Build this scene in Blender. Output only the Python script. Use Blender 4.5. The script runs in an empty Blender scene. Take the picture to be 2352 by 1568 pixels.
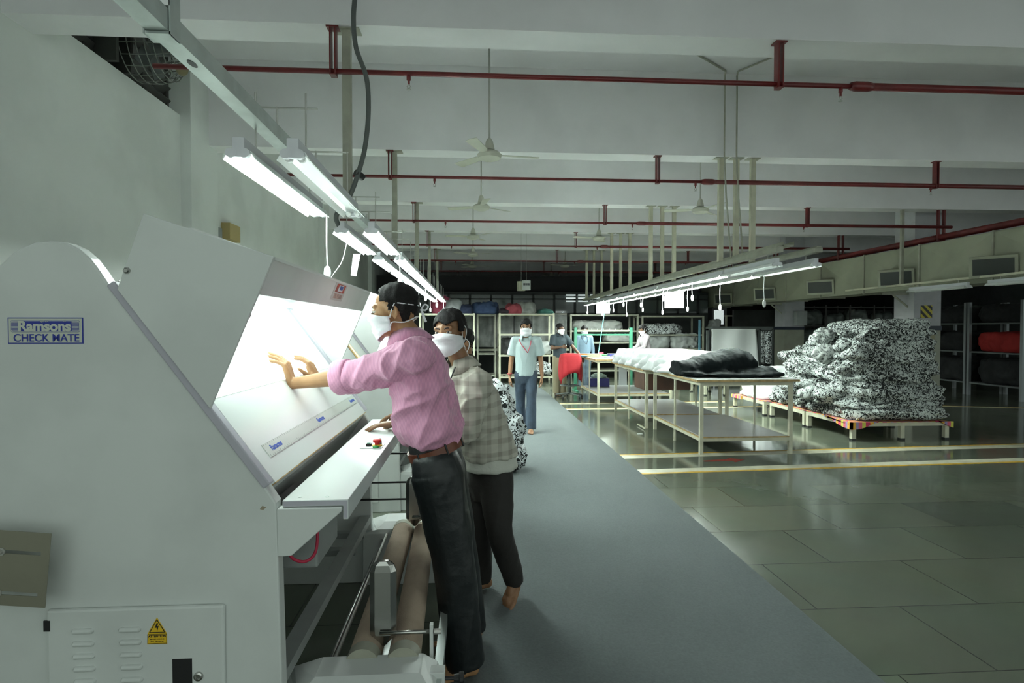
import bpy, bmesh, math, random
from mathutils import Vector, Matrix, noise
random.seed(7)
V = Vector
C = bpy.context.scene.collection
PI = math.pi
ORD = ['first','second','third','fourth','fifth','sixth','seventh','eighth','ninth','tenth','eleventh','twelfth']

# ---------------------------------------------------------------- camera
FPX = 1350.0
CAMZ = 1.5
cam_d = bpy.data.cameras.new('camera')
cam = bpy.data.objects.new('camera', cam_d)
C.objects.link(cam)
cam_d.sensor_width = 36.0
cam_d.lens = FPX/2352*36.0
cam_d.clip_start = 0.05
cam_d.clip_end = 200
cam.location = (0, 0, CAMZ)
cam.rotation_euler = (math.radians(90-1.23), 0, math.radians(-3.86))
bpy.context.scene.camera = cam
CR = cam.rotation_euler.to_matrix()
def P(u, v, Y):
    """world point on the plane y=Y that the photo shows at pixel u,v"""
    d = CR @ V(((u-1176)/FPX, -(v-784)/FPX, -1))
    t = Y/d.y
    return V((d.x*t, Y, CAMZ+d.z*t))
def PZ(u, v, z):
    d = CR @ V(((u-1176)/FPX, -(v-784)/FPX, -1))
    t = (z-CAMZ)/d.z
    return V((d.x*t, d.y*t, z))

# ---------------------------------------------------------------- materials
MATS = {}
def node_mat(name):
    m = bpy.data.materials.new(name); m.use_nodes = True
    nt = m.node_tree; b = nt.nodes['Principled BSDF']
    return m, nt, b
def mat(name, col, rough=0.5, metal=0.0, var=0.0, vscale=6.0, bump=0.0, bscale=40.0, spec=0.5, alpha=1.0, trans=0.0, sheen=0.0, col2=None):
    if name in MATS: return MATS[name]
    m, nt, b = node_mat(name)
    b.inputs['Base Color'].default_value = (*col, 1)
    b.inputs['Roughness'].default_value = rough
    b.inputs['Metallic'].default_value = metal
    b.inputs['Specular IOR Level'].default_value = spec
    if trans: b.inputs['Transmission Weight'].default_value = trans
    if alpha < 1: b.inputs['Alpha'].default_value = alpha
    if sheen: b.inputs['Sheen Weight'].default_value = sheen
    tc = nt.nodes.new('ShaderNodeTexCoord')
    if var > 0 or col2:
        n = nt.nodes.new('ShaderNodeTexNoise'); n.inputs['Scale'].default_value = vscale; n.inputs['Detail'].default_value = 5
        nt.links.new(tc.outputs['Object'], n.inputs['Vector'])
        mx = nt.nodes.new('ShaderNodeMix'); mx.data_type = 'RGBA'
        c2 = col2 if col2 else tuple(max(0, c*(1-var)) for c in col)
        mx.inputs[6].default_value = (*col, 1); mx.inputs[7].default_value = (*c2, 1)
        r = nt.nodes.new('ShaderNodeMapRange'); r.inputs[1].default_value = .42; r.inputs[2].default_value = .62
        nt.links.new(n.outputs['Fac'], r.inputs[0]); nt.links.new(r.outputs[0], mx.inputs[0])
        nt.links.new(mx.outputs[2], b.inputs['Base Color'])
    if bump > 0:
        n2 = nt.nodes.new('ShaderNodeTexNoise'); n2.inputs['Scale'].default_value = bscale; n2.inputs['Detail'].default_value = 3
        nt.links.new(tc.outputs['Object'], n2.inputs['Vector'])
        bp = nt.nodes.new('ShaderNodeBump'); bp.inputs['Strength'].default_value = bump; bp.inputs['Distance'].default_value = .01
        nt.links.new(n2.outputs['Fac'], bp.inputs['Height']); nt.links.new(bp.outputs[0], b.inputs['Normal'])
    MATS[name] = m
    return m
def emit(name, col, s):
    if name in MATS: return MATS[name]
    m, nt, b = node_mat(name)
    b.inputs['Base Color'].default_value = (*col, 1)
    b.inputs['Emission Color'].default_value = (*col, 1)
    b.inputs['Emission Strength'].default_value = s
    MATS[name] = m
    return m

wallm = mat('wall_paint', (.76,.79,.76), .75, var=.10, vscale=1.3, bump=.08, bscale=30)
ceilm = mat('ceiling_paint', (.80,.79,.805), .8, var=.06, vscale=1.0)
beamm = mat('beam_paint', (.82,.815,.825), .8, var=.07, vscale=1.5)
backm = mat('back_wall_unlit', (.05,.055,.055), .8, var=.3, vscale=2)  # dark tone stands in for the unlit far end of the hall
paint = mat('machine_paint', (.66,.69,.67), .42, var=.09, vscale=3.2, bump=.02, bscale=90)
paint2 = mat('machine_edge_lilac', (.47,.46,.52), .5, var=.05)
darkpaint = mat('machine_dark', (.10,.115,.11), .5, var=.2)
steel = mat('galvanised_steel', (.55,.60,.58), .38, .75, var=.12, vscale=9)
chrome = mat('chrome', (.46,.46,.44), .24, 1.0)
rod_m = mat('dull_rod', (.45,.45,.42), .45, .6)
redpipe = mat('red_pipe_paint', (.15,.014,.014), .42, var=.25, vscale=7)
cream = mat('cream_paint', (.56,.55,.42), .45, var=.14, vscale=8)
creamdim = mat('khaki_paint', (.36,.36,.29), .5, var=.16, vscale=8)
white = mat('white_plastic', (.78,.79,.78), .4)
fanm = mat('fan_cream', (.50,.50,.42), .4, var=.05)
black = mat('black', (.012,.012,.013), .5)
greycable = mat('grey_cable', (.09,.10,.095), .55, bump=.3, bscale=120)
wood = mat('ply_edge', (.48,.33,.14), .5, var=.35, vscale=14)
brownm = mat('brown_board', (.10,.045,.025), .45, var=.3, vscale=4)
laminate = mat('grey_laminate', (.42,.42,.43), .3, var=.10, vscale=3)
ductm = mat('duct_paint', (.35,.36,.27), .55, var=.16, vscale=1.4)
ductdark = mat('duct_grille', (.03,.035,.03), .5)
tubeon = emit('tube_lit', (.88,1.0,.95), 44.0)
tubeon2 = emit('tube_lit_row', (.88,1.0,.93), 54.0)
reflm = mat('fixture_reflector', (.82,.85,.84), .28, .55)
fixt = mat('fixture_body', (.62,.63,.66), .4)
beltl = mat('brown_leather', (.16,.045,.02), .4, var=.25, vscale=20)
skin1 = mat('skin_tan', (.40,.215,.10), .5, var=.14, vscale=14, bump=.06, bscale=160)
skin2 = mat('skin_brown', (.27,.135,.065), .5, var=.14, vscale=14, bump=.06, bscale=160)
skin3 = mat('skin_dark', (.13,.065,.035), .5, var=.12, vscale=14)
hairm = mat('black_hair', (.010,.009,.009), .7, bump=.5, bscale=260, spec=.25)
maskm = mat('mask_cloth', (.78,.79,.82), .85, bump=.15, bscale=200)
eyew = mat('eye_white', (.60,.56,.50), .3)
eyeb = mat('eye_dark', (.02,.012,.01), .25)
browm = mat('eyebrow', (.03,.02,.016), .8)
blacktr = mat('black_trousers', (.007,.010,.011), .45, bump=.12, bscale=60)
darkbr = mat('dark_brown_trousers', (.018,.016,.014), .75, bump=.2, bscale=60)
navytr = mat('navy_jeans', (.035,.055,.085), .75, bump=.25, bscale=90, var=.25, vscale=9)
khaki = mat('khaki_trousers', (.22,.19,.12), .8, bump=.2, bscale=60)
bluejean = mat('blue_jeans', (.10,.14,.18), .8, var=.3, vscale=6)
creamshirt = mat('pale_blue_shirt', (.34,.42,.42), .8, bump=.15, bscale=90)
darkshirt = mat('dark_teal_shirt', (.025,.04,.05), .8, bump=.15, bscale=90)
lblueshirt = mat('light_blue_shirt', (.20,.29,.38), .8, bump=.15, bscale=90)
pinkwhite = mat('pinkish_white_shirt', (.36,.32,.34), .8, bump=.15, bscale=90)
oliveshirt = mat('olive_brown_shirt', (.06,.045,.025), .85, bump=.15, bscale=90)
undershirt = mat('cream_undershirt', (.55,.56,.50), .85, bump=.2, bscale=80)
whitecloth = mat('white_cloth', (.86,.88,.88), .85, bump=.12, bscale=14)
blackcloth = mat('black_cloth', (.007,.011,.012), .75, bump=.3, bscale=20, spec=.15)
redcloth = mat('red_cloth', (.36,.010,.018), .75, bump=.2, bscale=18)
greenf = mat('green_frame_paint', (.05,.22,.135), .4)
tealcord = mat('teal_cord', (.04,.26,.24), .5)
redcord = mat('red_cord', (.50,.03,.06), .5)
bluem = mat('label_blue', (.02,.035,.30), .45)
labelw = mat('label_cream', (.55,.58,.50), .45)
yellowm = mat('warning_yellow', (.75,.48,.02), .45)
tapew = mat('floor_tape_white', (.60,.58,.45), .5, var=.2, vscale=7)
tapey = mat('floor_tape_yellow', (.62,.36,.02), .5, var=.3, vscale=12)
tapered = mat('floor_tape_red', (.28,.03,.02), .5, var=.3, vscale=16)
glass = mat('window_glass', (.25,.30,.29), .1, trans=.6)
polyw = mat('clear_plastic', (.6,.62,.6), .2, alpha=.35)
tissue = mat('felt_roller', (.42,.33,.25), .85, var=.14, vscale=7, bump=.4, bscale=240)
greybox = mat('grey_box', (.30,.32,.31), .5, var=.1)
platem = mat('bracket_plate', (.26,.25,.19), .45, .3, var=.1)
greycover = mat('grey_cover_cloth', (.22,.23,.22), .8, var=.35, vscale=3.5, bump=.3, bscale=9)

def stone_mat():
    m, nt, b = node_mat('polished_green_stone')
    L = nt.links; N = nt.nodes.new
    tc = N('ShaderNodeTexCoord')
    br = N('ShaderNodeTexBrick'); br.inputs['Scale'].default_value = 1.0
    br.inputs['Brick Width'].default_value = .92; br.inputs['Row Height'].default_value = .60
    br.inputs['Mortar Size'].default_value = .004; br.inputs['Mortar Smooth'].default_value = .3
    br.inputs['Color1'].default_value = (.135,.160,.100,1); br.inputs['Color2'].default_value = (.092,.114,.074,1)
    br.inputs['Mortar'].default_value = (.035,.042,.032,1); br.inputs['Bias'].default_value = -.1
    L.new(tc.outputs['Object'], br.inputs['Vector'])
    n = N('ShaderNodeTexNoise'); n.inputs['Scale'].default_value = 1.6; n.inputs['Detail'].default_value = 6
    L.new(tc.outputs['Object'], n.inputs['Vector'])
    mx = N('ShaderNodeMix'); mx.data_type = 'RGBA'; mx.blend_type = 'OVERLAY'; mx.inputs[0].default_value = .16
    L.new(br.outputs['Color'], mx.inputs[6]); L.new(n.outputs['Color'], mx.inputs[7])
    hs = N('ShaderNodeHueSaturation'); hs.inputs['Saturation'].default_value = .66; hs.inputs['Value'].default_value=1.0
    L.new(mx.outputs[2], hs.inputs['Color']); L.new(hs.outputs[0], b.inputs['Base Color'])
    r = N('ShaderNodeMapRange'); r.inputs[3].default_value = .07; r.inputs[4].default_value = .17
    L.new(n.outputs['Fac'], r.inputs[0]); L.new(r.outputs[0], b.inputs['Roughness'])
    b.inputs['Specular IOR Level'].default_value = .42
    n2 = N('ShaderNodeTexNoise'); n2.inputs['Scale'].default_value = 4.0
    L.new(tc.outputs['Object'], n2.inputs['Vector'])
    bp = N('ShaderNodeBump'); bp.inputs['Strength'].default_value = .05; bp.inputs['Distance'].default_value = .02
    L.new(n2.outputs['Fac'], bp.inputs['Height']); L.new(bp.outputs[0], b.inputs['Normal'])
    return m
def carpet_mat():
    m, nt, b = node_mat('grey_blue_carpet')
    L = nt.links; N = nt.nodes.new
    tc = N('ShaderNodeTexCoord')
    n = N('ShaderNodeTexNoise'); n.inputs['Scale'].default_value = 90; n.inputs['Detail'].default_value = 6
    n3 = N('ShaderNodeTexNoise'); n3.inputs['Scale'].default_value = 1.2; n3.inputs['Detail'].default_value = 5
    L.new(tc.outputs['Object'], n.inputs['Vector']); L.new(tc.outputs['Object'], n3.inputs['Vector'])
    mx = N('ShaderNodeMix'); mx.data_type = 'RGBA'
    mx.inputs[6].default_value = (.085,.10,.10,1); mx.inputs[7].default_value = (.18,.20,.198,1)
    a = N('ShaderNodeMath'); a.operation = 'MULTIPLY_ADD'; a.inputs[1].default_value = .6; a.inputs[2].default_value = 0
    L.new(n.outputs['Fac'], a.inputs[0])
    a2 = N('ShaderNodeMath'); a2.operation = 'MULTIPLY_ADD'; a2.inputs[1].default_value = .4
    L.new(n3.outputs['Fac'], a2.inputs[0]); L.new(a.outputs[0], a2.inputs[2])
    L.new(a2.outputs[0], mx.inputs[0]); L.new(mx.outputs[2], b.inputs['Base Color'])
    b.inputs['Roughness'].default_value = .95
    b.inputs['Specular IOR Level'].default_value = .15
    bp = N('ShaderNodeBump'); bp.inputs['Strength'].default_value = .5; bp.inputs['Distance'].default_value = .004
    L.new(n.outputs['Fac'], bp.inputs['Height']); L.new(bp.outputs[0], b.inputs['Normal'])
    return m
def print_mat(name, scale, thr=.5, white=(.66,.70,.70), dark=(.008,.010,.010)):
    m, nt, b = node_mat(name)
    L = nt.links; N = nt.nodes.new
    tc = N('ShaderNodeTexCoord')
    n = N('ShaderNodeTexNoise'); n.inputs['Scale'].default_value = scale*.35; n.inputs['Detail'].default_value = 2
    L.new(tc.outputs['Object'], n.inputs['Vector'])
    ad = N('ShaderNodeMix'); ad.data_type = 'RGBA'; ad.inputs[0].default_value = .12
    L.new(tc.outputs['Object'], ad.inputs[6]); L.new(n.outputs['Color'], ad.inputs[7])
    v = N('ShaderNodeTexNoise'); v.inputs['Scale'].default_value = scale; v.inputs['Detail'].default_value = .6; v.inputs['Distortion'].default_value = 1.2
    L.new(ad.outputs[2], v.inputs['Vector'])
    big = N('ShaderNodeTexNoise'); big.inputs['Scale'].default_value = 2.2; big.inputs['Detail'].default_value = 2
    L.new(tc.outputs['Object'], big.inputs['Vector'])
    bm_ = N('ShaderNodeMapRange'); bm_.inputs[1].default_value = .3; bm_.inputs[2].default_value = .7; bm_.inputs[3].default_value = .05; bm_.inputs[4].default_value = -.07
    L.new(big.outputs['Fac'], bm_.inputs[0])
    s = N('ShaderNodeMath'); s.operation = 'ADD'; L.new(v.outputs['Fac'], s.inputs[0]); L.new(bm_.outputs[0], s.inputs[1])
    r = N('ShaderNodeMapRange'); r.inputs[1].default_value = thr-.012; r.inputs[2].default_value = thr+.012
    L.new(s.outputs[0], r.inputs[0])
    mx = N('ShaderNodeMix'); mx.data_type = 'RGBA'
    mx.inputs[6].default_value = (*white, 1); mx.inputs[7].default_value = (*dark, 1)
    L.new(r.outputs[0], mx.inputs[0]); L.new(mx.outputs[2], b.inputs['Base Color'])
    b.inputs['Roughness'].default_value = .85
    bp = N('ShaderNodeBump'); bp.inputs['Strength'].default_value = .5; bp.inputs['Distance'].default_value = .02
    n5 = N('ShaderNodeTexNoise'); n5.inputs['Scale'].default_value = 11; n5.inputs['Detail'].default_value = 4
    L.new(tc.outputs['Object'], n5.inputs['Vector'])
    L.new(n5.outputs['Fac'], bp.inputs['Height']); L.new(bp.outputs[0], b.inputs['Normal'])
    return m
def stripe_mat(name, c1, c2, axis_scale, width=.5, rough=.8):
    m, nt, b = node_mat(name)
    L = nt.links; N = nt.nodes.new
    tc = N('ShaderNodeTexCoord')
    mp = N('ShaderNodeMapping'); L.new(tc.outputs['Object'], mp.inputs['Vector'])
    mp.inputs['Rotation'].default_value = (0, .15, 0)
    w = N('ShaderNodeTexWave'); w.inputs['Scale'].default_value = axis_scale; w.wave_type = 'BANDS'; w.bands_direction = 'X'
    w.inputs['Distortion'].default_value = .4
    L.new(mp.outputs[0], w.inputs['Vector'])
    r = N('ShaderNodeMapRange'); r.inputs[1].default_value = .35; r.inputs[2].default_value = .65
    L.new(w.outputs['Fac'], r.inputs[0])
    mx = N('ShaderNodeMix'); mx.data_type = 'RGBA'
    mx.inputs[6].default_value = (*c1, 1); mx.inputs[7].default_value = (*c2, 1)
    L.new(r.outputs[0], mx.inputs[0]); L.new(mx.outputs[2], b.inputs['Base Color'])
    b.inputs['Roughness'].default_value = rough
    b.inputs['Sheen Weight'].default_value = .2
    n5 = N('ShaderNodeTexNoise'); n5.inputs['Scale'].default_value = 220
    L.new(tc.outputs['Object'], n5.inputs['Vector'])
    bp = N('ShaderNodeBump'); bp.inputs['Strength'].default_value = .2; bp.inputs['Distance'].default_value = .002
    L.new(n5.outputs['Fac'], bp.inputs['Height']); L.new(bp.outputs[0], b.inputs['Normal'])
    return m
def plaid_mat():
    m, nt, b = node_mat('grey_plaid_cloth')
    L = nt.links; N = nt.nodes.new
    tc = N('ShaderNodeTexCoord')
    facs = []
    for ax, sc in (('X', 5.5), ('Z', 5.0)):
        w = N('ShaderNodeTexWave'); w.inputs['Scale'].default_value = sc; w.bands_direction = ax; w.inputs['Distortion'].default_value = .25
        L.new(tc.outputs['Object'], w.inputs['Vector'])
        r = N('ShaderNodeMapRange'); r.inputs[1].default_value = .62; r.inputs[2].default_value = .70
        L.new(w.outputs['Fac'], r.inputs[0]); facs.append(r)
    a = N('ShaderNodeMath'); a.operation = 'ADD'
    L.new(facs[0].outputs[0], a.inputs[0]); L.new(facs[1].outputs[0], a.inputs[1])
    h = N('ShaderNodeMath'); h.operation = 'MULTIPLY'; h.inputs[1].default_value = .32; L.new(a.outputs[0], h.inputs[0])
    mx = N('ShaderNodeMix'); mx.data_type = 'RGBA'
    mx.inputs[6].default_value = (.50,.49,.42,1); mx.inputs[7].default_value = (.20,.175,.145,1)
    L.new(h.outputs[0], mx.inputs[0]); L.new(mx.outputs[2], b.inputs['Base Color'])
    b.inputs['Roughness'].default_value = .85
    return m
def check_mat(name='bright_checked_cloth'):
    m, nt, b = node_mat(name)
    L = nt.links; N = nt.nodes.new
    tc = N('ShaderNodeTexCoord'); sx = N('ShaderNodeSeparateXYZ'); L.new(tc.outputs['Object'], sx.inputs[0])
    mm = N('ShaderNodeMath'); mm.operation = 'ADD'; L.new(sx.outputs[0], mm.inputs[0]); L.new(sx.outputs[1], mm.inputs[1])
    mu = N('ShaderNodeMath'); mu.operation = 'MULTIPLY'; mu.inputs[1].default_value = 4.0; L.new(mm.outputs[0], mu.inputs[0])
    fr = N('ShaderNodeMath'); fr.operation = 'FRACT'; L.new(mu.outputs[0], fr.inputs[0])
    cr = N('ShaderNodeValToRGB'); cr.color_ramp.interpolation = 'CONSTANT'
    L.new(fr.outputs[0], cr.inputs[0])
    e = cr.color_ramp.elements; e[0].color = (.55,.04,.12,1); e[1].position = .25; e[1].color = (.70,.36,.05,1)
    for p_, c_ in ((.45, (.30,.25,.45,1)), (.6, (.65,.12,.20,1)), (.8, (.60,.58,.10,1))):
        q = e.new(p_); q.color = c_
    L.new(cr.outputs[0], b.inputs['Base Color']); b.inputs['Roughness'].default_value = .85
    return m
def hazard_mat():
    m, nt, b = node_mat('hazard_stripes')
    L = nt.links; N = nt.nodes.new
    tc = N('ShaderNodeTexCoord'); sx = N('ShaderNodeSeparateXYZ'); L.new(tc.outputs['Object'], sx.inputs[0])
    mm = N('ShaderNodeMath'); mm.operation = 'ADD'; L.new(sx.outputs[0], mm.inputs[0]); L.new(sx.outputs[2], mm.inputs[1])
    mu = N('ShaderNodeMath'); mu.operation = 'MULTIPLY'; mu.inputs[1].default_value = 7.0; L.new(mm.outputs[0], mu.inputs[0])
    fr = N('ShaderNodeMath'); fr.operation = 'FRACT'; L.new(mu.outputs[0], fr.inputs[0])
    gt = N('ShaderNodeMath'); gt.operation = 'GREATER_THAN'; gt.inputs[1].default_value = .5; L.new(fr.outputs[0], gt.inputs[0])
    mx = N('ShaderNodeMix'); mx.data_type = 'RGBA'
    mx.inputs[6].default_value = (.50,.42,.03,1); mx.inputs[7].default_value = (.012,.012,.012,1)
    L.new(gt.outputs[0], mx.inputs[0]); L.new(mx.outputs[2], b.inputs['Base Color'])
    return m
stonem = stone_mat(); carpetm = carpet_mat()
printm = print_mat('black_white_print', 40, .490, (.50,.54,.52))
printm2 = print_mat('black_white_print_coarse', 32)
pinkm = stripe_mat('pink_striped_shirt', (.70,.34,.49), (.56,.25,.40), 60)
plaidm = plaid_mat(); checkm = check_mat(); hazm = hazard_mat()

# ---------------------------------------------------------------- mesh helpers
def new_bm(): return bmesh.new()
def a_box(bm, x0, x1, y0, y1, z0, z1, M=None):
    vs = [bm.verts.new(v) for v in ((x0,y0,z0),(x1,y0,z0),(x1,y1,z0),(x0,y1,z0),(x0,y0,z1),(x1,y0,z1),(x1,y1,z1),(x0,y1,z1))]
    if M is not None:
        for v in vs: v.co = M @ v.co
    for f in ((0,3,2,1),(4,5,6,7),(0,1,5,4),(1,2,6,5),(2,3,7,6),(3,0,4,7)): bm.faces.new([vs[i] for i in f])
    return vs
def a_prism(bm, poly, y0, y1):
    """poly of (x,z) extruded along y"""
    a = [bm.verts.new((x, y0, z)) for x, z in poly]; b = [bm.verts.new((x, y1, z)) for x, z in poly]
    n = len(poly)
    bm.faces.new(a); bm.faces.new(b[::-1])
    for i in range(n): bm.faces.new((a[i], b[i], b[(i+1)%n], a[(i+1)%n]))
def a_prism_x(bm, poly, x0, x1):
    a = [bm.verts.new((x0, y, z)) for y, z in poly]; b = [bm.verts.new((x1, y, z)) for y, z in poly]
    n = len(poly)
    bm.faces.new(a); bm.faces.new(b[::-1])
    for i in range(n): bm.faces.new((a[i], b[i], b[(i+1)%n], a[(i+1)%n]))
def frame_from(d):
    d = d.normalized(); h = V((0,0,1)) if abs(d.z) < .9 else V((1,0,0))
    u = d.cross(h).normalized(); v = d.cross(u).normalized()
    return u, v
def a_rings(bm, rings, n=16, cap=True):
    """rings: (centre, u, v, ru, rv)"""
    prev = None; first = None
    for c, u, v, ru, rv in rings:
        cur = [bm.verts.new(c + u*(ru*math.cos(2*PI*i/n)) + v*(rv*math.sin(2*PI*i/n))) for i in range(n)]
        if prev:
            for i in range(n): bm.faces.new((prev[i], prev[(i+1)%n], cur[(i+1)%n], cur[i]))
        else: first = cur
        prev = cur
    if cap:
        bm.faces.new(first[::-1]); bm.faces.new(prev)
def a_tube(bm, pts, r, n=8, cap=True):
    pts = [V(p) for p in pts]; rs = r if isinstance(r, (list, tuple)) else [r]*len(pts)
    rings = []; u = None
    for i, p in enumerate(pts):
        d = (pts[min(i+1, len(pts)-1)] - pts[max(i-1, 0)]).normalized()
        if u is None: u, v = frame_from(d)
        else:
            u = (u - d*u.dot(d)).normalized(); v = d.cross(u).normalized()
        rings.append((p, u.copy(), v.copy(), rs[i], rs[i]))
    a_rings(bm, rings, n, cap)
def a_ell(bm, c, r, M=None, nu=14, nv=10):
    c = V(c); T = Matrix.Translation(c) @ Matrix.Diagonal((r[0], r[1], r[2], 1))
    if M is not None: T = M @ T
    bmesh.ops.create_uvsphere(bm, u_segments=nu, v_segments=nv, radius=1, matrix=T)
def a_cap(bm, a, b, ra, rb, n=12):
    a, b = V(a), V(b)
    d = b-a
    if d.length < 1e-5: return
    u, v = frame_from(d); dn = d.normalized(); rings = []
    for k in (80, 55, 28): t = math.radians(k); rings.append((a - dn*ra*math.sin(t), u, v, ra*math.cos(t), ra*math.cos(t)))
    rings.append((a, u, v, ra, ra)); rings.append((b, u, v, rb, rb))
    for k in (28, 55, 80): t = math.radians(k); rings.append((b + dn*rb*math.sin(t), u, v, rb*math.cos(t), rb*math.cos(t)))
    a_rings(bm, rings, n)
def spline(pts, k=6):
    pts = [V(p) for p in pts]; out = []
    for i in range(len(pts)-1):
        p0 = pts[max(i-1,0)]; p1 = pts[i]; p2 = pts[i+1]; p3 = pts[min(i+2, len(pts)-1)]
        for j in range(k):
            t = j/k
            out.append(.5*((2*p1)+(p2-p0)*t+(2*p0-5*p1+4*p2-p3)*t*t+(3*p1-p0-3*p2+p3)*t**3))
    out.append(pts[-1]); return out

WM = {}   # world translation of each parent empty
def obj(name, bm, m, parent=None, smooth=False, bevel=0, label=None, recalc=True):
    if recalc and len(bm.faces): bmesh.ops.recalc_face_normals(bm, faces=bm.faces)
    me = bpy.data.meshes.new(name); bm.to_mesh(me); bm.free()
    return obj_me(name, me, m, parent, smooth, bevel, label)
def obj_me(name, me, m, parent=None, smooth=False, bevel=0, label=None):
    me.materials.clear(); me.materials.append(m)
    if smooth:
        me.polygons.foreach_set('use_smooth', [True]*len(me.polygons))
        if smooth == 'auto':
            try: me.set_sharp_from_angle(angle=math.radians(40))
            except Exception: pass
    o = bpy.data.objects.new(name, me); C.objects.link(o)
    if parent is not None:
        o.parent = parent
        if parent.name in WM: o.matrix_parent_inverse = Matrix.Translation(-WM[parent.name])
    if bevel:
        b = o.modifiers.new('bevel', 'BEVEL'); b.width = bevel; b.segments = 2; b.limit_method = 'ANGLE'
    if label: o['label'] = label
    return o
def thing(name, label, cat, loc=(0,0,0), group=None):
    o = bpy.data.objects.new(name, None); C.objects.link(o)
    o.empty_display_size = .1
    o.location = loc; WM[o.name] = V(loc)
    o['label'] = label; o['category'] = cat
    if group: o['group'] = group
    return o
def tag(o, label, cat, group=None, kind=None):
    o['label'] = label; o['category'] = cat
    if group: o['group'] = group
    if kind: o['kind'] = kind
    return o
def struct(name, bm, m, **k):
    o = obj(name, bm, m, **k); o['kind'] = 'structure'; return o
def dup(root, delta, label, group=None):
    r = root.copy(); C.objects.link(r)
    r.location = root.location + V(delta)
    r['label'] = label
    if group: r['group'] = group
    for ch in list(root.children):
        c = ch.copy(); C.objects.link(c); c.parent = r
        c.matrix_parent_inverse = ch.matrix_parent_inverse.copy()
        for g in list(ch.children):
            d = g.copy(); C.objects.link(d); d.parent = c
            d.matrix_parent_inverse = g.matrix_parent_inverse.copy()
    return r
def remesh(bm, voxel, smooth=4):
    bmesh.ops.recalc_face_normals(bm, faces=bm.faces)
    me = bpy.data.meshes.new('tmp'); bm.to_mesh(me); bm.free()
    o = bpy.data.objects.new('tmp', me); C.objects.link(o)
    r = o.modifiers.new('r', 'REMESH'); r.mode = 'VOXEL'; r.voxel_size = voxel
    if smooth:
        s = o.modifiers.new('s', 'SMOOTH'); s.factor = .5; s.iterations = smooth
    dg = bpy.context.evaluated_depsgraph_get()
    ev = o.evaluated_get(dg)
    out = bpy.data.meshes.new_from_object(ev)
    bpy.data.objects.remove(o); bpy.data.meshes.remove(me)
    return out
def displace(me, fn):
    """fn(co, normal) -> offset along the normal"""
    ns = [v.normal.copy() for v in me.vertices]
    for v, n in zip(me.vertices, ns):
        v.co += n*fn(v.co, n)
def fold(p, d, freq, seed):
    d = V(d).normalized(); e1, e2 = frame_from(d)
    w_ = .02*noise.noise(p*4+V((seed, 0, 0)))
    n_ = noise.noise(V((p.dot(e1)*freq+w_*freq+seed, p.dot(e2)*freq-seed, p.dot(d)*freq*.24)))
    return (1-min(1, 2.2*abs(n_)))**1.5-.35
def text_obj(s, size, M, m, parent, name='lettering', extrude=.0006, align='CENTER', bold=0, shear=0):
    cu = bpy.data.curves.new('t', 'FONT'); cu.body = s; cu.size = size; cu.extrude = extrude
    cu.align_x = align; cu.align_y = 'CENTER'; cu.offset = bold; cu.shear = shear
    o = bpy.data.objects.new('t', cu); C.objects.link(o)
    dg = bpy.context.evaluated_depsgraph_get()
    me = bpy.data.meshes.new_from_object(o.evaluated_get(dg))
    bpy.data.objects.remove(o); bpy.data.curves.remove(cu)
    me.transform(M)
    return obj_me(name, me, m, parent)
def face_cam_M(x, y, z):
    """text drawn in the x-z plane, read from -y"""
    return Matrix.Translation((x, y, z)) @ Matrix.Rotation(PI/2, 4, 'X')

# ---------------------------------------------------------------- the hall
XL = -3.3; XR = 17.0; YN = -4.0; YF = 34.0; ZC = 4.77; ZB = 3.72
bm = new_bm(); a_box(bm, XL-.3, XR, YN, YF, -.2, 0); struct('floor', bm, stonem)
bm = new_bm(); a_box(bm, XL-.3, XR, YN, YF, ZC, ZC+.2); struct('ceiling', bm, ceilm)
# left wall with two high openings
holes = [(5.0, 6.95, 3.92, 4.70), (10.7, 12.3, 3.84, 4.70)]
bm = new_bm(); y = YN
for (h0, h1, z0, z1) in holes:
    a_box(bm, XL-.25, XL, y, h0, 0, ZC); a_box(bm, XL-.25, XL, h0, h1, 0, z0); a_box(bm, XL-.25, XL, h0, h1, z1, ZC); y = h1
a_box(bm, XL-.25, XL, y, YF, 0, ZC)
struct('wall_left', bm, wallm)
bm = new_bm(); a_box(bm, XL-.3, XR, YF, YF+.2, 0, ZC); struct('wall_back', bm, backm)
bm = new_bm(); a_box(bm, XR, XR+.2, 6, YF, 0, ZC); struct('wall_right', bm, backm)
tn = 1
for k in range(-1, 8):
    y0 = 4.41+3*k
    bm = new_bm(); a_box(bm, XL, XR, y0, y0+.3, ZB, ZC); struct('trim_%d' % tn, bm, beamm); tn += 1
for k in range(1, 8, 2):
    y0 = 3.95+3*k
    bm = new_bm(); a_box(bm, XL, XL+.115, y0, y0+.7, 0, ZC); struct('trim_%d' % tn, bm, wallm); tn += 1
bm = new_bm(); a_box(bm, XL, XL+.115, .95, 1.65, 0, ZC); struct('trim_%d' % tn, bm, wallm); tn += 1
# pillars on the right, with a dark band
bandm = mat('navy_band', (.012,.018,.035), .5)
lowp = mat('pillar_lower_paint', (.30,.31,.25), .6, var=.15, vscale=3)
pilm = mat('pillar_paint', (.42,.42,.44), .7, var=.08)
for (px, py) in ((8.83, 11.22), (8.83, 16.1), (8.83, 21.2), (14.6, 11.9)):
    bm = new_bm(); a_box(bm, px, px+.57, py, py+.56, 1.56, ZC); a = struct('trim_%d' % tn, bm, pilm); tn += 1
    bm = new_bm(); a_box(bm, px, px+.57, py, py+.56, 0, 1.47); struct('trim_%d' % tn, bm, lowp); tn += 1
    bm = new_bm(); a_box(bm, px-.012, px+.582, py-.012, py+.572, 1.47, 1.56); struct('trim_%d' % tn, bm, bandm); tn += 1
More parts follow.
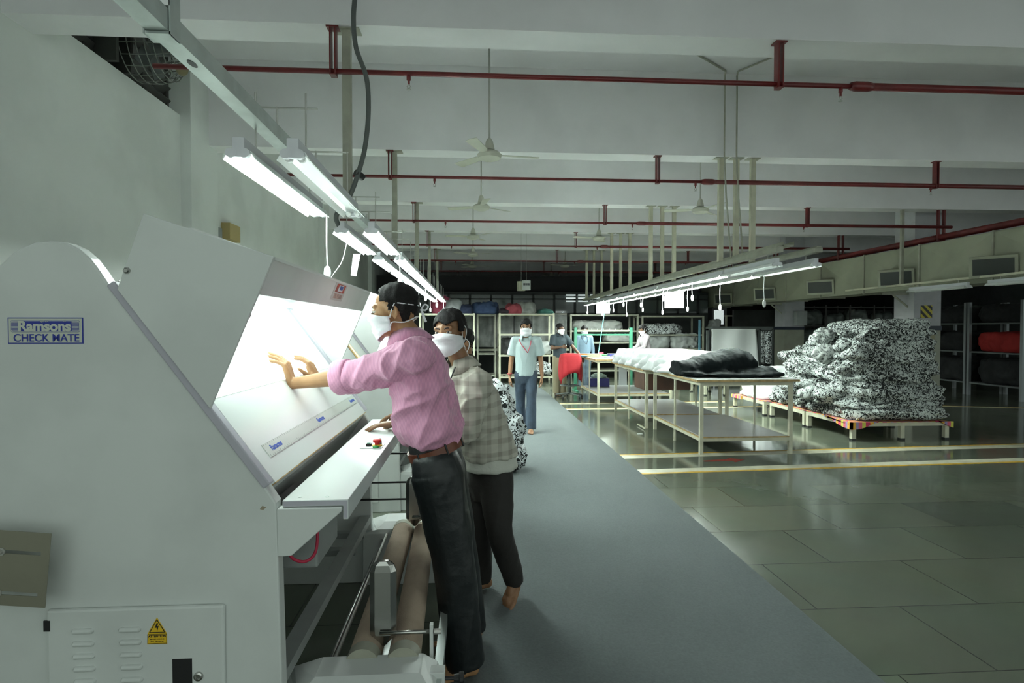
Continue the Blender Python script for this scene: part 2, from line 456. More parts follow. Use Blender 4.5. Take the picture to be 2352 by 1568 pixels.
# windows in the left wall: dark frame with slanted bars
framem = mat('window_frame_dark', (.045,.045,.04), .6)
for wi, (h0, h1, z0, z1) in enumerate(holes):
    w = bpy.data.objects.new('window_%d' % (wi+1), None); C.objects.link(w); w.location = (XL-.1, (h0+h1)/2, z0); WM[w.name] = V(w.location); w['kind'] = 'structure'
    bm = new_bm()
    a_box(bm, XL-.18, XL-.12, h0, h1, z0, z0+.06); a_box(bm, XL-.18, XL-.12, h0, h1, z1-.05, z1)
    for i in range(5):
        yy = h0+(h1-h0-.05)*i/4; a_box(bm, XL-.18, XL-.12, yy, yy+.05, z0, z1)
    obj('window_frame', bm, framem, w)
    bm = new_bm()
    for i in range(5):
        zz = z0+.13+.14*i; a_box(bm, -.03, .03, h0+.01, h1-.01, -.055, .055, Matrix.Translation((XL-.15, 0, zz)) @ Matrix.Rotation(.75, 4, 'Y'))
    obj('louvre', bm, framem, w)
    bm = new_bm(); a_box(bm, XL-.235, XL-.228, h0, h1, z0, z1); obj('pane', bm, mat('pane_dark', (.02,.022,.025), .2), w)  # pane in one even near-black
# carpet and floor tapes
bm = new_bm(); a_box(bm, -.14, 1.74, -2, 16.0, 0, .006)
tag(obj('carpet_runner', bm, carpetm), 'long grey blue carpet runner down the aisle', 'carpet')
def tape(poly, m, name, label):
    bm = new_bm(); a = [bm.verts.new((x, y, .0003)) for x, y in poly]; b = [bm.verts.new((x, y, .0018)) for x, y in poly]
    bm.faces.new(a[::-1]); bm.faces.new(b); n = len(poly)
    for i in range(n): bm.faces.new((a[i], a[(i+1)%n], b[(i+1)%n], b[i]))
    return obj(name, bm, m, label=label)
def two_tape(label, x0, x1, ya, yb, w, ytop):
    """white strip from (x0,ya) to (x1,yb), with a yellow edge"""
    t = thing('floor_tape', label, 'floor marking', ((x0+x1)/2, ya, 0))
    o = tape([(x0, ya), (x1, yb), (x1, yb+w), (x0, ya+w)], tapew, 'white_strip', None); o.parent = t; o.matrix_parent_inverse = Matrix.Translation(-WM[t.name])
    s = w if ytop else -.05
    o = tape([(x0, ya+s), (x1, yb+s), (x1, yb+s+.05), (x0, ya+s+.05)], tapey, 'yellow_edge', None); o.parent = t; o.matrix_parent_inverse = Matrix.Translation(-WM[t.name])
two_tape('white and yellow floor tape crossing just before the near table legs', 1.75, 12, 6.66, 7.25, .17, True)
two_tape('white and yellow floor tape nearest the camera, in front of the red arrow', 1.75, 12, 5.98, 6.55, .15, False)
two_tape('pale floor tape crossing beside the far table, the farther of its pair', 1.75, 5.2, 11.55, 11.65, .14, True)
two_tape('pale floor tape crossing beside the far table, the nearer of its pair', 1.75, 8.6, 10.75, 10.95, .13, True)
two_tape('pale tape line on the dark floor beside the striped pillar', 8.55, 12, 10.9, 9.9, .08, True)
o = tape([(2.62, 6.50), (2.95, 6.56), (2.95, 6.62), (3.12, 6.52), (2.95, 6.40), (2.95, 6.47), (2.62, 6.45)], tapered, 'floor_arrow', None)
tag(o, 'red arrow taped on the stone floor between two white tapes', 'floor marking')
for i, (u, v) in enumerate(((1580, 1281), (1795, 1352), (1290, 1165))):
    pass

# ---------------------------------------------------------------- sprinkler pipes
for k in range(0, 6):
    y0 = 4.46+3*k; z0 = 3.40
    nm = ORD[k]
    t = thing('sprinkler_pipe', 'red sprinkler pipe under the ceiling, %s from the camera' % nm if k else 'red sprinkler pipe across the top, nearest the camera', 'pipe', (2, y0, z0), 'red sprinkler pipes across the ceiling')
    xl = -2.3
    bm = new_bm(); a_tube(bm, [(xl, y0, z0), (3.05, y0, z0)], .019, 10); obj('thin_pipe', bm, redpipe, t, True)
    bm = new_bm(); a_tube(bm, [(3.05, y0, z0), (8.95, y0, z0)], .029, 10); obj('thick_pipe', bm, redpipe, t, True)
    bm = new_bm(); a_tube(bm, [(2.96, y0, z0), (3.0, y0, z0), (3.1, y0, z0), (3.14, y0, z0)], [.03, .038, .038, .03], 10); obj('coupling', bm, redpipe, t, True)
    for xb in (-1.02, 2.38, 6.15):
        bm = new_bm()
        for s in (-1, 1):
            a_box(bm, xb-.005+.018*s, xb+.005+.018*s, y0-.035, y0+.035, z0-.03, ZB)
        a_box(bm, xb-.023, xb+.023, y0-.035, y0+.035, z0-.035, z0-.028)
        a_box(bm, xb-.045, xb+.045, y0-.04, y0+.04, ZB-.012, ZB)
        obj('hanger', bm, redpipe, t)
    for xs in (-.47, 2.88, 6.08):
        bm = new_bm(); a_tube(bm, [(xs, y0, z0-.01), (xs, y0, z0-.05), (xs, y0, z0-.055), (xs, y0, z0-.08)], [.016, .016, .009, .009], 8)
        h = obj('sprinkler_head', bm, redpipe, t, True)
        bm = new_bm()
        a_tube(bm, [(xs, y0, z0-.08), (xs+.014, y0, z0-.095), (xs, y0, z0-.115)], .004, 6)
        a_tube(bm, [(xs, y0, z0-.08), (xs-.014, y0, z0-.095), (xs, y0, z0-.115)], .004, 6)
        a_tube(bm, [(xs, y0, z0-.115), (xs, y0, z0-.119)], .016, 10)
        obj('deflector', bm, rod_m, h)
t = thing('main_pipe', 'thick red sprinkler main running along the top of the air duct', 'pipe', (8.75, 14, 3.2))
bm = new_bm(); a_tube(bm, [(8.75, 7.2, 3.21), (8.75, 27, 3.21)], .06, 14); obj('pipe', bm, redpipe, t, True)
for k in range(1, 7):
    bm = new_bm(); a_box(bm, 8.68, 8.71, 4.45+3*k, 4.5+3*k, 3.14, ZB); a_box(bm, 8.79, 8.82, 4.45+3*k, 4.5+3*k, 3.14, ZB); a_box(bm, 8.68, 8.82, 4.45+3*k, 4.5+3*k, 3.13, 3.145)
    obj('hanger', bm, redpipe, t)

# ---------------------------------------------------------------- ceiling fans
def fan(x, y, z, label, rot):
    t = thing('ceiling_fan', label, 'fan', (x, y, z), 'ceiling fans')
    bm = new_bm(); a_tube(bm, [(x, y, z+.17), (x, y, ZC)], .012, 8); obj('rod', bm, rod_m, t, True)
    bm = new_bm(); a_tube(bm, [(x, y, z+.20), (x, y, z+.17), (x, y, z+.07), (x, y, z+.06)], [.02, .04, .062, .03], 18); obj('canopy', bm, fanm, t, 'auto')
    bm = new_bm(); a_tube(bm, [(x, y, z+.06), (x, y, z+.045), (x, y, z+.01), (x, y, z-.03), (x, y, z-.05), (x, y, z-.055)], [.04, .11, .145, .13, .08, .02], 28); obj('motor', bm, fanm, t, 'auto')
    for j in range(3):
        a = rot+j*2*PI/3
        M = Matrix.Translation((x, y, z+.01)) @ Matrix.Rotation(a, 4, 'Z') @ Matrix.Rotation(.18, 4, 'X')
        bm = new_bm()
        pts = [(.12, -.02), (.2, -.05), (.58, -.065), (.6, 0), (.58, .065), (.2, .05), (.12, .02)]
        lo = [bm.verts.new(M @ V((px, py, 0))) for px, py in pts]; hi = [bm.verts.new(M @ V((px, py, .006))) for px, py in pts]
        bm.faces.new(lo[::-1]); bm.faces.new(hi)
        for i in range(len(pts)): bm.faces.new((lo[i], lo[(i+1) % len(pts)], hi[(i+1) % len(pts)], hi[i]))
        obj('blade', bm, fanm, t)
for i, (x, y) in enumerate(((.2, 6.85), (.15, 9.75), (.02, 12.9), (.02, 15.9), (0, 18.9))):
    fan(x, y, 3.50, 'cream ceiling fan above the aisle, %s' % (('nearest the camera', 'second from the camera', 'third from the camera', 'fourth from the camera', 'farthest away')[i]), .15+.5*i)
for i, (x, y) in enumerate(((3.85, 9.75), (2.8, 12.9), (2.95, 18.6), (2.95, 21.9))):
    fan(x, y, 3.50, 'cream ceiling fan above the tables on the right, %s' % (('nearest', 'second away', 'third away', 'farthest')[i]), .8+.4*i)

# ---------------------------------------------------------------- light fixtures
def fixture(x, y, z, L, label, group, lit=True, cord=0, m=None, wide=.05, rail_z=None, tubes=2):
    """twin tube batten along y, near end at y"""
    t = thing('tube_light', label, 'light', (x, y, z), group)
    bm = new_bm(); a_box(bm, x-.024, x+.024, y, y+L, z+.035, z+.085); obj('housing', bm, fixt, t, bevel=.002)
    # reflector wings
    bm = new_bm()
    prof = [(-wide-.018, -.004), (-wide+.002, .030), (-.024, .036), (.024, .036), (wide-.002, .030), (wide+.018, -.004), (wide+.014, -.006), (wide-.004, .024), (.02, .030), (-.02, .030), (-wide+.004, .024), (-wide-.014, -.006)]
    a_prism(bm, [(x+px, z+pz) for px, pz in prof], y+.01, y+L-.01); obj('reflector', bm, reflm, t)
    for s, ye in ((0, y), (1, y+L)):
        bm = new_bm()
        a_rings(bm, [(V((x-.026, ye-.012+.024*k, z+.018)), V((1,0,0)), V((0,0,1)), .024, .020) for k in (0, 1)], 14)
        a_rings(bm, [(V((x+.026, ye-.0125+.025*k, z+.018)), V((1,0,0)), V((0,0,1)), .024, .020) for k in (0, 1)], 14)
        a_box(bm, x-.03, x+.03, ye-.010, ye+.010, z+.0015, z+.036)
        obj('end_cap', bm, fixt, t)
    if lit:
        for s in ((-1, 1) if tubes == 2 else (0,)):
            bm = new_bm(); a_tube(bm, [(x+.026*s, y+.02, z+.008), (x+.026*s, y+L-.02, z+.008)], .0125, 8); obj('tube', bm, m or tubeon, t, True)
    else:
        for s in (-1, 1):
            for ye in (y+.03, y+L-.05):
                bm = new_bm(); a_tube(bm, [(x+.026*s, ye, z+.010), (x+.026*s, ye+.02, z+.010)], .016, 10); obj('tube_socket', bm, white, t, True)
    if rail_z:
        for yy in (y+.2, y+L-.2):
            bm = new_bm(); a_tube(bm, [(x, yy, z+.08), (x, yy, rail_z)], .004, 6); obj('hanger_rod', bm, rod_m, t)
    if cord:
        yc = y+L*.97
        pts = [(x+.05, yc, z+.03), (x+.058, yc, z-.02), (x+.055, yc+.005, z-cord*.5), (x+.06, yc, z-cord)]
        bm = new_bm(); a_tube(bm, spline(pts, 4), .004, 6); pc = obj('pull_cord', bm, white, t)
        bm = new_bm(); a_rings(bm, [(V((x+.06, yc, z-cord-q)), V((1,0,0)), V((0,1,0)), r_, r_*.7) for q, r_ in ((0, .005), (.012, .018), (.045, .023), (.08, .019), (.095, .007))], 12); obj('switch', bm, white, pc, 'auto')
    return t
q_ = P(547, 352, 2.50); LX = q_.x; LZ = q_.z-.018; RX = P(672, 352, 2.50).x
ysl = [2.50, 4.40, 6.10, 7.45, 8.8, 10.15, 11.5, 12.85, 14.2]
for i, y in enumerate(ysl):
    where = 'nearest the camera' if i == 0 else ('farthest away' if i == len(ysl)-1 else ORD[i]+' from the camera')
    fixture(LX, y, LZ, 1.27, 'lit tube light, wall side of the left row, %s' % where, 'tube lights above the checking machines', True, .31 if i == 0 else (.25 if i in (2, 4, 6) else 0), None, rail_z=2.55)
    fixture(RX, y, LZ, 1.27, ('unlit tube light with empty sockets beside the steel rail' if i == 0 else 'lit tube light, aisle side of the left row, %s' % where), 'tube lights above the checking machines', i > 0, .2 if i in (1, 3, 5, 7) else 0, None, rail_z=2.55)
# galvanised rail
t = thing('cable_rail', 'galvanised steel square rail running overhead from the top left', 'rail', (-.93, 1.55, 2.385))
bm = new_bm()
x0, x1, z0, z1 = -.965, -.90, 2.385, 2.45; th = .003
for (a, b, c, d) in ((x0, x1, z0, z0+th), (x0, x1, z1-th, z1), (x0, x0+th, z0+th, z1-th), (x1-th, x1, z0+th, z1-th)):
    a_box(bm, a, b, 1.55, 17.5, c, d)
obj('channel', bm, steel, t)
bm = new_bm(); a_rings(bm, [(V((-.932, 2.05, 2.3838)), V((1,0,0)), V((0,1,0)), .012, .03), (V((-.932, 2.05, 2.386)), V((1,0,0)), V((0,1,0)), .012, .03)], 16); obj('knockout_hole', bm, black, t)
for yy in [2.9, 3.6, 4.8, 5.4, 6.5, 7.0, 8, 8.6]:
    bm = new_bm(); a_tube(bm, [(-1.06, yy, 2.555), (-.74, yy, 2.555)], .005, 6); a_tube(bm, [(-.93, yy, 2.44), (-.93, yy, 2.56)], .005, 6); obj('cross_rod', bm, rod_m, t)
for i, yy in enumerate((1.86, 4.5, 7.5, 10.5, 13.5, 16.5)):
    xx = -.93 if i < 2 else -.97
    if i == 0:
        t = thing('hanging_post', 'white post with a bent steel strap holding the near end of the rail', 'post', (xx, yy, 2.45), 'posts hanging the left light rail')
        bm = new_bm(); a_box(bm, xx-.035, xx+.035, yy-.03, yy+.03, 2.46, ZC); obj('post', bm, white, t)
        bm = new_bm(); a_box(bm, x0-.005, x1+.006, yy-.03, yy+.03, 2.376, 2.384)
        a_box(bm, x0-.008, x0-.003, yy-.03, yy+.03, 2.376, 2.46); a_box(bm, x1+.002, x1+.007, yy-.03, yy+.03, 2.376, 2.56)
        obj('strap', bm, steel, t)
    else:
        t = thing('hanging_post', 'khaki post hanging the left light rail from a beam, %s' % (ORD[i-1]+' from the camera' if i < 5 else 'farthest away'), 'post', (xx, yy, 2.45), 'posts hanging the left light rail')
        bm = new_bm(); a_box(bm, xx-.03, xx+.03, yy-.03, yy+.03, 2.452, ZB-.008); obj('post', bm, creamdim, t)
        bm = new_bm(); a_box(bm, xx-.10, xx+.10, yy-.06, yy+.06, ZB-.008, ZB); obj('flange', bm, creamdim, t)
# thick grey cable hugging the near post
bm = new_bm()
cp = [P(818, -30, 4.25), P(812, 40, 4.25), P(818, 110, 4.28), P(842, 180, 4.3), P(846, 260, 4.32), P(838, 340, 4.34), P(822, 400, 4.36), P(803, 450, 4.36), P(780, 480, 4.36), P(772, 500, 4.36), P(778, 518, 4.42)]
a_tube(bm, spline(cp, 6), .017, 10)
tag(obj('power_cable', bm, greycable, smooth=True), 'thick grey power cable looping down beside the khaki post', 'cable')
bm = new_bm(); c = P(821, 400, 4.36); a_tube(bm, [c+V((-.01,-.005,.012)), c+V((.03,.05,-.012))], .026, 12)
tag(obj('cable_tie', bm, black, smooth=True), 'black tape strapping the grey cable to the post', 'tape')
bm = new_bm(); a_tube(bm, spline([P(795, 560, 4.9), P(785, 600, 4.7), P(765, 630, 4.5), P(748, 655, 4.35)], 5), .005, 6)
tag(obj('thin_cable', bm, black, smooth=True), 'thin dark wire dropping from the tube light towards the machine hood', 'cable')

bm = new_bm(); q = [P(811, 583, 5.2), P(828, 583, 5.2), P(818, 634, 5.2), P(806, 632, 5.2)]
a_prism(bm, [(v.x, v.z) for v in q], 5.2, 5.204); tag(obj('paper_tag', bm, mat('tag_white', (.8,.83,.82), .5)), 'long white tag dangling from the second tube light near the machines', 'tag')
# right hand double row with beige trunking
ry = [6.05+1.34*i for i in range(8)]
for i, y in enumerate(ry):
    where = 'nearest the camera' if i == 0 else ('farthest away' if i == 7 else ORD[i]+' from the camera')
    fixture(3.66, y, 2.17, 1.27, '%s tube light, right line over the work tables, %s' % ('unlit' if i == 0 else 'lit', where), 'tube lights above the tables', i > 0, .30 if i in (0, 1, 3) else (.14+.07*(i % 3)), tubeon2, rail_z=2.31)
    fixture(3.23, y, 2.17, 1.27, '%s tube light, left line over the work tables, %s' % ('unlit' if i == 0 else 'lit', where), 'tube lights above the tables', i > 0, (.10+.06*(i % 2)) if i > 0 else 0, tubeon2, rail_z=2.31)
for j, (xx, nm) in enumerate(((3.23, 'left'), (3.66, 'right'))):
    bm = new_bm(); a_box(bm, xx-.04, xx+.04, 6.0, 16.9, 2.31, 2.36); a_box(bm, xx-.03, xx+.03, 6.0, 16.9, 2.36, 2.375)
    tag(obj('trunking', bm, creamdim, bevel=.004), 'beige cable trunking above the %s line of table lights' % nm, 'trunking')
bm = new_bm(); a_box(bm, 3.38, 3.50, 6.2, 16.8, 2.40, 2.415); a_box(bm, 3.38, 3.385, 6.2, 16.8, 2.40, 2.45); a_box(bm, 3.495, 3.50, 6.2, 16.8, 2.40, 2.45)
tag(obj('cable_tray', bm, creamdim), 'narrow beige cable tray between the two table light lines', 'tray')
n = 0
for k, yy in enumerate((7.5, 10.5, 13.5, 16.5)):
    for j, xx in enumerate((3.23, 3.44, 3.66)):
        t = thing('hanging_post', 'cream post over the table lights, %s of three hung from the %s beam' % (('left', 'middle', 'right')[j], ('nearest', 'second', 'third', 'farthest')[k]), 'post', (xx, yy, 2.37), 'posts hanging the table lights')
        zb = 2.376 if j != 1 else 2.416
        bm = new_bm(); a_box(bm, xx-.03, xx+.03, yy-.03, yy+.03, zb, ZB-.008); obj('post', bm, cream, t)
        bm = new_bm(); a_box(bm, xx-.085, xx+.085, yy-.055, yy+.055, ZB-.008, ZB); obj('flange', bm, creamdim, t)
# two conduits
for s, (a, b) in enumerate((((2.62, 6.85), 3.20), ((3.62, 6.85), 3.36))):
    bm = new_bm()
    a_tube(bm, [(a[0], a[1], ZC-.015), (b, 7.30, ZC-.015), (b, 7.325, ZC-.06), (b, 7.325, ZB), (b+.03, 7.33, 3.2), (b+.08, 7.36, 2.8), (b+.13, 7.4, 2.42)], .011, 8)
    tag(obj('conduit', bm, creamdim, smooth='auto'), 'thin grey conduit bending down the beam, %s of the pair' % ('left', 'right')[s], 'conduit')
# hanging sign boards under the row
def sign(x, y, z, w, h, label):
    t = thing('hanging_sign', label, 'sign', (x, y, z))
    bm = new_bm(); a_box(bm, x-w/2, x+w/2, y, y+.006, z-h, z); obj('board', bm, mat('sign_white', (.85,.87,.88), .5), t)
    dm = mat('faint_print', (.30,.32,.36), .6)
    text_obj('TABLE', h*.24, face_cam_M(x, y-.001, z-h*.70), dm, t)
    bm = new_bm()
    for i in range(7): a_box(bm, x-w*.33+i*w*.10, x-w*.33+i*w*.10+w*.06, y-.0012, y, z-h*.46, z-h*.34)
    obj('faint_writing', bm, dm, t)
    bm = new_bm(); a_tube(bm, [(x-w*.35, y+.003, z), (x-w*.35, y+.003, z+.07)], .002, 5); a_tube(bm, [(x+w*.35, y+.003, z), (x+w*.35, y+.003, z+.07)], .002, 5); obj('string', bm, white, t)
c = P(1549, 670, 9.55); sign(c.x, 9.55, c.z, .33, .27, 'larger white hanging sign, the nearer one under the table lights')
c = P(1385, 692, 14.6); sign(c.x, 14.6, c.z, .34, .30, 'smaller looking white hanging sign farther back, over the cluttered table')

# ---------------------------------------------------------------- duct on the right
t = thing('air_duct', 'large cream air conditioning duct under the ceiling on the right', 'duct', (8.5, 15, 2.25))
bm = new_bm(); a_box(bm, 8.3, 8.88, 6.5, 26, 2.25, 3.05); obj('duct_body', bm, ductm, t)
for i in range(12):
    yy = 7.3+1.55*i
    bm = new_bm(); a_box(bm, 8.275, 8.90, yy, yy+.03, 2.225, 3.07); obj('flange', bm, creamdim, t)
for i, (yy) in enumerate((8.75, 10.85, 13.3, 15.9, 18.6)):
    M = Matrix.Translation((8.22, yy, 2.50)) @ Matrix.Rotation(math.radians(40), 4, 'Z') @ Matrix.Rotation(math.radians(-10), 4, 'Y')
    bm = new_bm(); a_box(bm, -.20, .12, -.28, .28, -.15, .15, M); a_box(bm, -.215, -.195, -.30, .30, -.17, .17, M); g = obj('diffuser', bm, ductm, t, bevel=.006)
    bm = new_bm(); a_box(bm, -.220, -.214, -.255, .255, -.125, .125, M); gg = obj('grille', bm, ductdark, g)
for i in range(11):
    y0, y1 = 7.33+1.55*i, 7.30+1.55*(i+1)
    bm = new_bm(); q = [bm.verts.new(v) for v in ((8.299, y0, 2.26), (8.299, y1, 2.26), (8.299, y1, 3.04), (8.299, y0, 3.04))]; c = bm.verts.new((8.262, (y0+y1)/2, 2.65)); d = bm.verts.new((8.31, (y0+y1)/2, 2.65))
    for j in range(4): bm.faces.new((q[j], q[(j+1)%4], c)); bm.faces.new((q[(j+1)%4], q[j], d))
    obj('duct_panel', bm, ductm, t)
for i, py in enumerate((11.22, 16.1)):
    tt = thing('wall_bracket', 'triangular steel bracket holding the duct to the %s pillar' % ('nearer', 'farther')[i], 'bracket', (8.8, py+.2, 2.2))
    bm = new_bm(); a_box(bm, 8.3, 8.9, py+.15, py+.2, 2.19, 2.24); a_tube(bm, [(8.5, py+.175, 2.2), (8.89, py+.175, 1.9)], .018, 6); a_box(bm, 8.86, 8.9, py+.15, py+.2, 1.85, 2.2)
    obj('bracket_frame', bm, creamdim, tt)
bm = new_bm(); a_box(bm, 8.97, 9.21, 11.212, 11.22, 1.72, 1.97)
tag(obj('hazard_plate', bm, hazm), 'black and yellow striped plate on the nearer pillar', 'sign')
bm = new_bm(); a_box(bm, 8.97, 9.27, 11.213, 11.22, 1.18, 1.40)
tag(obj('notice_sheet', bm, mat('faded_paper', (.28,.26,.17), .7)), 'faded brown notice sheet on the nearer pillar below the band', 'paper')
bm = new_bm(); a_box(bm, 9.08, 9.38, 15.9, 16.1, 1.6, 2.0)
tag(obj('switch_box', bm, greybox, bevel=.01), 'grey electrical box on the farther pillar', 'box')
# unlit track at the far right
t = thing('light_track', 'unlit cream light track hanging in front of the duct', 'rail', (8.0, 10, 2.3))
bm = new_bm(); a_box(bm, 7.97, 8.03, 7.0, 12.1, 2.30, 2.335); obj('rail', bm, cream, t)
bm = new_bm(); a_box(bm, 7.98, 8.03, 10.47, 10.52, 2.335, ZB); obj('post', bm, creamdim, t)
for i, yy in enumerate((7.35, 9.0)):
    fixture(8.0, yy, 2.17, 1.27, 'unlit tube light under the far right track, %s' % ('nearer one', 'farther one')[i], 'unlit lights on the far right track', False, 0, None, wide=.07, rail_z=2.30)

# ---------------------------------------------------------------- fabric checking machine
DN, DF = 1.88, 3.53
def mx_(u, v=1100): return P(u, v, DN-.02).x
def mz_(v, u=250): return P(u, v, DN-.02).z
def rr_poly(x0, x1, z0, z1, r, n=5):
    out = []
    for cx, cz, a0 in ((x1-r, z1-r, 0), (x0+r, z1-r, 90), (x0+r, z0+r, 180), (x1-r, z0+r, 270)):
        for i in range(n+1):
            a = math.radians(a0+90*i/n); out.append((cx+r*math.cos(a), cz+r*math.sin(a)))
    return out
def machine():
    t = thing('checking_machine', 'large pale grey fabric checking machine in the left foreground, blue label on its side', 'machine', (-1.1, DN, 0))
    # side panels with the rounded shoulder
    sh = [(2, 606), (20, 588), (45, 570), (80, 556), (120, 553), (150, 556), (180, 570), (205, 592), (225, 618), (250, 655)]
    pts = [(mx_(u, v), mz_(v, u)) for u, v in sh]
    poly = [(-1.85, 0)] + [(-1.85, 1.2), (-1.70, 1.45), (-1.52, 1.62)] + pts + [(mx_(612, 1122), mz_(1122, 612)), (mx_(634, 1155), mz_(1155, 634)), (-.608, .93), (-.588, 0)]
    for i, (a, b) in enumerate(((DN-.02, DN+.035), (DF-.035, DF+.02))):
        bm = new_bm(); a_prism(bm, poly, a, b)
        sp = obj('side_panel', bm, paint, t, bevel=.006)
        if i == 0:
            side = sp
            # dark outlined slope edge strip
    for a in (DN-.026, DF-.012):
        bm = new_bm()
        p0 = V((mx_(246, 656), mz_(656, 246))); p1 = V((mx_(606, 1122), mz_(1122, 606))); d = (p1-p0).normalized(); nn = V((-d.y, d.x))
        w = .026
        q = [p0, p1, p1+nn*w, p0+nn*w]
        a_prism(bm, [(v.x, v.y) for v in q], a, a+.04); obj('edge_strip', bm, paint2, t, bevel=.004)
    y = DN-.02
    # brand label
    lx0, lx1, lz0, lz1 = mx_(25), mx_(197), mz_(789, 110), mz_(729, 110)
    bm = new_bm(); a_box(bm, lx0, lx1, y-.0015, y, lz0, lz1); lab = obj('brand_label', bm, bluem, t)
    bm = new_bm(); a_box(bm, lx0+.003, lx1-.003, y-.0020, y-.0015, lz0+.003, lz1-.003); obj('label_face', bm, labelw, lab)
    def flat(poly, d, m, nm, par):
        bm = new_bm(); a_prism(bm, poly, y-d-.0004, y-d); return obj(nm, bm, m, par)
    flat(rr_poly(lx0+.008, lx1-.008, lz0+.034, lz1-.008, .008), .0020, bluem, 'banner_outline', lab)
    flat(rr_poly(lx0+.0088, lx1-.0088, lz0+.0348, lz1-.0088, .0075), .0024, labelw, 'banner_gap', lab)
    flat(rr_poly(lx0+.0108, lx1-.0108, lz0+.0366, lz1-.0106, .006), .0028, bluem, 'blue_banner', lab)
    bm = new_bm()
    for s in (0, 1):
        for i in range(8):
            zz = lz0+.0398+.0037*i
            xa = lx0+.0115 if s == 0 else lx1-.0315
            a_box(bm, xa, xa+.020, y-.0036, y-.0032, zz, zz+.0017)
    obj('banner_lines', bm, labelw, lab)
    cx = (lx0+lx1)/2
    text_obj('Ramsons', .041, face_cam_M(cx-.002, y-.0036, lz0+.0515) @ Matrix.Diagonal((1.02, 1, 1, 1)), labelw, lab, bold=.0016, extrude=.0003)
    text_obj('श्री राम', .0085, face_cam_M(cx-.002, y-.0036, lz0+.0668), labelw, lab, extrude=.0003)
    text_obj('TM', .005, face_cam_M(cx+.056, y-.0036, lz0+.0672), labelw, lab, extrude=.0003)
    text_obj('CHECK MATE', .0315, face_cam_M(cx+.003, y-.0030, lz0+.0165) @ Matrix.Diagonal((.98, 1, 1, 1)), bluem, lab, bold=.0004, extrude=.0003)
    # small scuff marks
    bm = new_bm(); a_prism(bm, [(mx_(596), mz_(1176)), (mx_(602), mz_(1168)), (mx_(611), mz_(1172)), (mx_(604), mz_(1178))], y-.0006, y); obj('paint_chip', bm, mat('chip_brown', (.33,.28,.20), .7), t)
    # lower door with louvres
    dx0, dx1, dz1 = mx_(108), mx_(516), mz_(1392)
    bm = new_bm(); a_box(bm, dx0, dx1, y-.016, y, .08, dz1); door = obj('service_door', bm, paint, t, bevel=.012)
    yd = y-.016
    for cxp in (193, 301):
        for i in range(6):
            zc = mz_(1441+28.5*i)
            if zc < .12: continue
            xa = mx_(cxp-25 + i*1.0); xb = mx_(cxp+25+i*1.0)
            bm = new_bm()
            a_rings(bm, [(V((xa+q, yd, zc)), V((0,1,0)), V((0,0,1)), r_, r_*.8) for q, r_ in ((0, .004), (.005, .0105), (xb-xa-.005, .0105), (xb-xa, .004))], 12)
            obj('louvre', bm, paint, door, 'auto')
    bm = new_bm(); a_box(bm, mx_(397), mx_(442), yd-.0008, yd+.001, mz_(1600), mz_(1512)); obj('dark_opening', bm, black, door)
    bm = new_bm(); a_rings(bm, [(V((mx_(457), yd-q, mz_(1553))), V((1,0,0)), V((0,0,1)), r_, r_) for q, r_ in ((0, .014), (.006, .0135), (.008, .009), (.004, .007), (.004, .002))], 20); obj('lock', bm, chrome, door, 'auto')
    bm = new_bm(); a_box(bm, mx_(103), mx_(118), yd-.0008, yd+.003, mz_(1439), mz_(1415)); obj('black_tape', bm, black, door)
    # warning sticker
    sx = mx_(363); sz0, sz1, zt = mz_(1476), mz_(1452), mz_(1415)
    bm = new_bm(); a_prism(bm, [(mx_(340), sz0), (mx_(386), sz0), (mx_(385), sz1), (sx, zt), (mx_(341), sz1)], yd-.001, yd); ws = obj('warning_sticker', bm, yellowm, door)
    bk = black
    def strips(segs, w, nm):
        bm = new_bm()
        for (a, b) in segs:
            a = V(a); b = V(b); d = (b-a).normalized(); nn = V((-d.y, d.x))*w/2; e = d*w/2
            a_prism(bm, [tuple(a-e-nn), tuple(b+e-nn), tuple(b+e+nn), tuple(a-e+nn)], yd-.0016, yd-.001)
        obj(nm, bm, bk, door)
    A, B, T_ = (mx_(346), mz_(1449)), (mx_(381), mz_(1449)), (sx, mz_(1420))
    strips([(A, B), (B, T_), (T_, A)], .0022, 'warning_triangle')
    strips([((mx_(341.5), mz_(1474.5)), (mx_(385), mz_(1474.5))), ((mx_(385), mz_(1474.5)), (mx_(385), mz_(1453.5))), ((mx_(385), mz_(1453.5)), (mx_(341.5), mz_(1453.5))), ((mx_(341.5), mz_(1453.5)), (mx_(341.5), mz_(1474.5)))], .0012, 'sticker_border')
    bm = new_bm(); a_prism(bm, [(mx_(362), mz_(1428)), (mx_(366), mz_(1428)), (mx_(363.5), mz_(1435)), (mx_(367), mz_(1434)), (mx_(364), mz_(1445)), (mx_(362), mz_(1438)), (mx_(358.5), mz_(1439))], yd-.0016, yd-.001); obj('lightning_bolt', bm, bk, door)
    text_obj('ATTENTION', .0092, face_cam_M(mx_(363), yd-.0016, mz_(1458)), bk, door, bold=.0003, extrude=.0002)
    text_obj('BEFORE OPENING', .0052, face_cam_M(mx_(363), yd-.0016, mz_(1464.5)), bk, door, extrude=.0002)
    text_obj('PULL OUT PLUG', .0052, face_cam_M(mx_(363), yd-.0016, mz_(1470.5)), bk, door, extrude=.0002)
    # inspection board on the slope
    bx0, bz0, bx1, bz1 = -.638, 1.004, -1.097, 1.628
    up = V((bx1-bx0, 0, bz1-bz0)).normalized(); nrm = V((up.z, 0, -up.x))
    def slope(s0, s1, h0, h1, ya, yb):
        bm = new_bm(); o = V((bx0, 0, bz0))
        q = [o+up*s0+nrm*h0, o+up*s1+nrm*h0, o+up*s1+nrm*h1, o+up*s0+nrm*h1]
        a_prism(bm, [(v.x, v.z) for v in q], ya, yb); return bm
